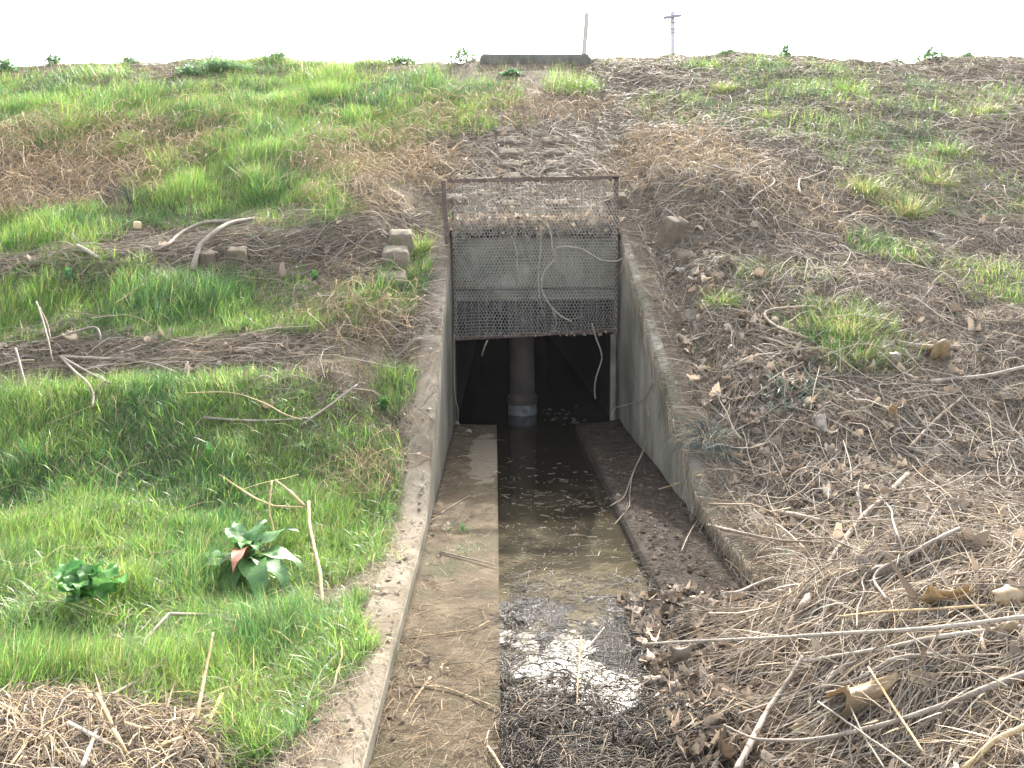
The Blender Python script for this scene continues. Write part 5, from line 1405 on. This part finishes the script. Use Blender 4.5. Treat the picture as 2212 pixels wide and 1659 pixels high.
tuft(1660, 256, 40, 24, 'vivid small tuft on the upper brown bank', GB, 320)
tuft(1838, 203, 60, 22, 'wide thin tuft on the upper brown bank below the slim crest weed', GB, 380)
tuft(2125, 245, 55, 26, 'yellow green tuft high on the brown bank near its far end', YELLOWS + GB, 420)
tuft(2045, 332, 60, 32, 'dark green tuft midway up the brown bank', GREENS, 420)
tuft(2025, 400, 60, 36, 'yellowish tuft beneath the dark green one midway up the bank', YELLOWS + GB[:2], 420)
tuft(1870, 415, 75, 45, 'loose olive tuft on the bank beyond the tilted grey block', YELLOWS + GREENS[:2], 520)
tuft(1955, 460, 80, 42, 'loose olive tuft beside and below its neighbour on the bank', YELLOWS + GREENS[:2], 520)
tuft(1525, 146, 36, 20, 'small light tuft under the leaning post', GB, 220)
tuft(1250, 195, 40, 18, 'pale green tuft on the slope under the parapet end', GB, 220)
tuft(908, 545, 30, 55, 'thin tall tuft growing behind the worn wall end', GB, 260)
tuft(905, 600, 36, 40, 'grass tuft by the squared blocks at the worn wall', GB, 300)
tuft(600, 1590, 100, 60, 'fresh bright grass tuft growing at the edge of the near sandy wall', GB, 900)
tuft(990, 1145, 90, 20, 'sparse flat grass growing on the silted ledge', GREENS, 260, lean=1.1)
tuft(1005, 1185, 60, 18, 'second sparse patch of grass on the silted ledge', GREENS, 160, lean=1.1)

# ---------------------------------------------------------------- single dead leaves and sheaths
def crumple(u, v, wpx, hpx, label, mat, seed, lift=0.02, cat='dead leaf', rz=0.0, up=0.6, name='dead_leaf', curl=0.7, aspect=None):
    p = at(u, v)
    s_ = p[1] / FPX
    r_ = np.random.default_rng(seed)
    n = 13
    g = np.linspace(-1, 1, n)
    A_, B_ = np.meshgrid(g, g, indexing='ij')
    rad = 1 - 0.22 * np.abs(np.sin(3 * np.arctan2(B_, A_) + seed)) * sstep(0.4, 1.0, np.maximum(abs(A_), abs(B_)))
    x = A_ * np.sqrt(1 - B_ ** 2 / 2) * rad * wpx * s_ / 2
    y = B_ * np.sqrt(1 - A_ ** 2 / 2) * rad * hpx * s_ / 2
    sc = max(wpx, hpx) * s_
    z = sc * curl * (r_.normal(0, .35) * A_ ** 2 + r_.normal(0, .35) * B_ ** 2 + 0.3 * fbm(A_, B_, 1.3, seed, 3) + 0.10 * fbm(A_, B_, 5, seed + 5, 2))
    z -= z.mean()
    e = Matrix.Rotation(rz, 3, 'Z') @ Matrix.Rotation(up, 3, 'X')
    V = np.stack([x, y, z], -1).reshape(-1, 3) @ np.array(e).T
    V[:, 2] += lift - min(0, V[:, 2].min()) * 0.6
    i = np.arange(n * n).reshape(n, n)
    o_ = mesh_np(name, V, np.stack([i[:-1, :-1], i[1:, :-1], i[1:, 1:], i[:-1, 1:]], -1).reshape(-1, 4), mat=M[mat], smooth=True)
    o_.location = p
    so_ = o_.modifiers.new('thickness', 'SOLIDIFY'); so_.thickness = 0.0012
    return tag(o_, label, cat)
L7 = lambda x, y: cv('c7', (x, y))
L8 = lambda x, y: cv('c8', (x, y))
L2 = lambda x, y: cv('c2', (x, y))
crumple(*L7(1250, 1440), 150, 85, 'large tan leaf sheath spread open under the grey curved branch', 'tan_sheath', 3, .06, 'leaf sheath', .35, .7, 'leaf_sheath')
crumple(*L7(960, 1490), 70, 34, 'narrow tan sheath lying next to the large open one', 'tan_sheath', 4, .05, 'leaf sheath', .1, .5, 'leaf_sheath')
crumple(*L7(2130, 810), 95, 60, 'smooth beige sheath behind the pale cane at the picture edge', 'tan_sheath', 5, .08, 'leaf sheath', .1, .9, 'leaf_sheath', .3)
crumple(*L7(1760, 820), 130, 22, 'long yellowish sheath strip lying behind the pale cane', 'tan_sheath', 6, .08, 'leaf sheath', -.12, .6, 'leaf_sheath')
crumple(*L7(1640, 1260), 75, 40, 'folded yellow sheath caught above the flat straw', 'tan_sheath', 7, .08, 'leaf sheath', -.5, .9, 'leaf_sheath')
crumple(*L7(2120, 980), 90, 36, 'pale sheath tucked beneath the pale split stick', 'tan_sheath', 8, .05, 'leaf sheath', .2, .5, 'leaf_sheath')
crumple(*L7(375, 740), 42, 26, 'bleached curled leaf lying at the ledge edge by the mud', 'white_leaf', 11, .01)
crumple(*L7(232, 602), 20, 18, 'small white leaf lying on the muddy ledge', 'white_leaf', 12, .01)
crumple(*L7(270, 1080), 62, 48, 'broad ragged leaf on the slumped leaf drift under the pale cane tip', 'grey_leaf', 13, .03)
crumple(*L7(120, 1190), 52, 36, 'crumpled leaf lying at the edge of the glistening mud', 'grey_leaf', 14, .02)
crumple(*L7(250, 1250), 46, 46, 'upright fan shaped leaf in the slumped leaf drift', 'grey_leaf', 15, .02, up=1.1)
crumple(*L7(140, 755), 50, 34, 'brown leaf leaning against the ledge edge', 'grey_leaf', 16, .02, up=.9)
crumple(*L7(1295, 570), 30, 28, 'pale papery leaf caught on the upright wavy twig', 'white_leaf', 17, .08, up=.9)
crumple(*L7(1440, 600), 95, 50, 'big grey leaf lying under the hooked grey branch', 'grey_leaf', 18, .03)
crumple(*L7(960, 640), 34, 24, 'pale leaf beside the thick weathered limb', 'white_leaf', 19, .04)
crumple(*L7(1810, 230), 80, 40, 'large bleached leaf high on the near heap', 'white_leaf', 20, .05)
crumple(*L7(890, 55), 48, 32, 'curled leaf with a dark hollow low on the brushy bank', 'grey_leaf', 21, .03, up=.8, curl=1.0)
crumple(*L8(1480, 965), 40, 46, 'tall brown leaf standing beside the bright grass tufts', 'grey_leaf', 22, .02, up=1.2)
crumple(*L8(1440, 870), 40, 36, 'pale grey leaf at the end of the short brown log', 'white_leaf', 23, .02, up=.9)
crumple(*L8(905, 1100), 36, 24, 'oval tan leaf resting on the blue green clump', 'grey_leaf', 24, .09, up=.4, curl=.3)
crumple(*L8(700, 1120), 16, 50, 'narrow leaf standing upright next to the blue green clump', 'grey_leaf', 25, .03, up=1.2, rz=-.5)
crumple(*L8(1730, 955), 48, 34, 'yellowish curled leaf above the grey branch', 'tan_sheath', 26, .05, up=.8, curl=1.0)
crumple(*L8(1465, 1280), 22, 54, 'long pale leaf standing upright low on the bank', 'tan_sheath', 27, .03, up=1.2)
crumple(*L8(1075, 1330), 34, 50, 'bleached crumpled leaf hanging low on the brushy bank', 'white_leaf', 28, .03, up=1.1, curl=1.0)
crumple(*L8(1085, 1260), 36, 26, 'rusty brown leaf just above the bleached crumpled one', 'grey_leaf', 29, .04, up=.8)
crumple(*L8(1000, 950), 46, 40, 'dull leaf beneath the bright grass tufts on the near side', 'grey_leaf', 30, .03, up=.9)
crumple(*L8(340, 700), 44, 34, 'pale leaf among dark litter near the buried wall top', 'grey_leaf', 31, .03, up=.9)
crumple(*L8(250, 720), 26, 36, 'upright leaf beside the pale one near the buried wall top', 'grey_leaf', 32, .03, up=1.1)
crumple(*L8(565, 890), 24, 26, 'olive tinted leaf on the litter slope beside the buried wall', 'grey_leaf', 33, .03, up=.9)
crumple(*L8(275, 440), 28, 18, 'pale flat leaf under the dusky block', 'white_leaf', 34, .03)
crumple(*L2(605, 580), 14, 11, 'small pale leaf curled against the far end of the silted ledge', 'white_leaf', 35, .01)
crumple(*L2(680, 630), 17, 10, 'second pale leaf lying at the far end of the silted ledge', 'white_leaf', 36, .01)
crumple(*cv('c6', (830, 960)), 34, 20, 'curled tan leaf on the silted ledge beside the broad straw', 'tan_sheath', 37, .012, up=.5)
crumple(*cv('c6', (715, 905)), 22, 24, 'brown folded leaf on the silted ledge behind the broad straw', 'grey_leaf', 38, .012, up=.8)
crumple(*cv('c5', (700, 970)), 62, 38, 'curled pale brown leaf behind the straw heap', 'grey_leaf', 39, .03, up=.8, curl=1.0)
crumple(*cv('c5', (650, 900)), 70, 26, 'grey ragged leaf lying in the grass behind the straw heap', 'grey_leaf', 40, .03, up=.5)
crumple(*cv('c5', (60, 1150)), 70, 40, 'grey broad leaf at the edge of the straw heap', 'grey_leaf', 41, .02, up=.4)
crumple(*cv('c5', (920, 415)), 75, 16, 'dry twisted leaf strip in the grass before the dock plant', 'tan_sheath', 42, .05, up=.6, rz=.15)
crumple(*cv('c5', (1240, 1200)), 40, 46, 'pale crumpled leaf at the end of the straw heap by the fresh tuft', 'grey_leaf', 43, .02, up=.7)
crumple(*cv('c5', (1350, 1100)), 44, 30, 'whitish torn leaf lying above the fresh tuft', 'white_leaf', 44, .02, up=.6)
crumple(*cv('c5', (1790, 290)), 28, 36, 'tan leaf hanging at the foot of the tall broken reed', 'tan_sheath', 45, .06, up=1.2)
crumple(*cv('c5', (1690, 1060)), 30, 24, 'brown curled leaf between grass and the wall crack', 'grey_leaf', 46, .02, up=.6)

# ---------------------------------------------------------------- added thin scattering volume, imitating lens glare over the embankment
hz = MB(); hz.box(-40, 40, -6, 70, -1.4, 22.0)
m = bpy.data.materials.new('glare_veil')
m.use_nodes = True
m.node_tree.nodes.clear()
pv = m.node_tree.nodes.new('ShaderNodeVolumePrincipled')
pv.inputs['Color'].default_value = (0.95, 0.97, 1.0, 1)
pv.inputs['Density'].default_value = 0.0003
pv.inputs['Anisotropy'].default_value = 0.3
mo = m.node_tree.nodes.new('ShaderNodeOutputMaterial')
m.node_tree.links.new(pv.outputs[0], mo.inputs['Volume'])
tag(hz.build('glare_veil', m), 'added thin volume imitating lens glare in front of the bright sky', 'glare_veil', kind='stuff')
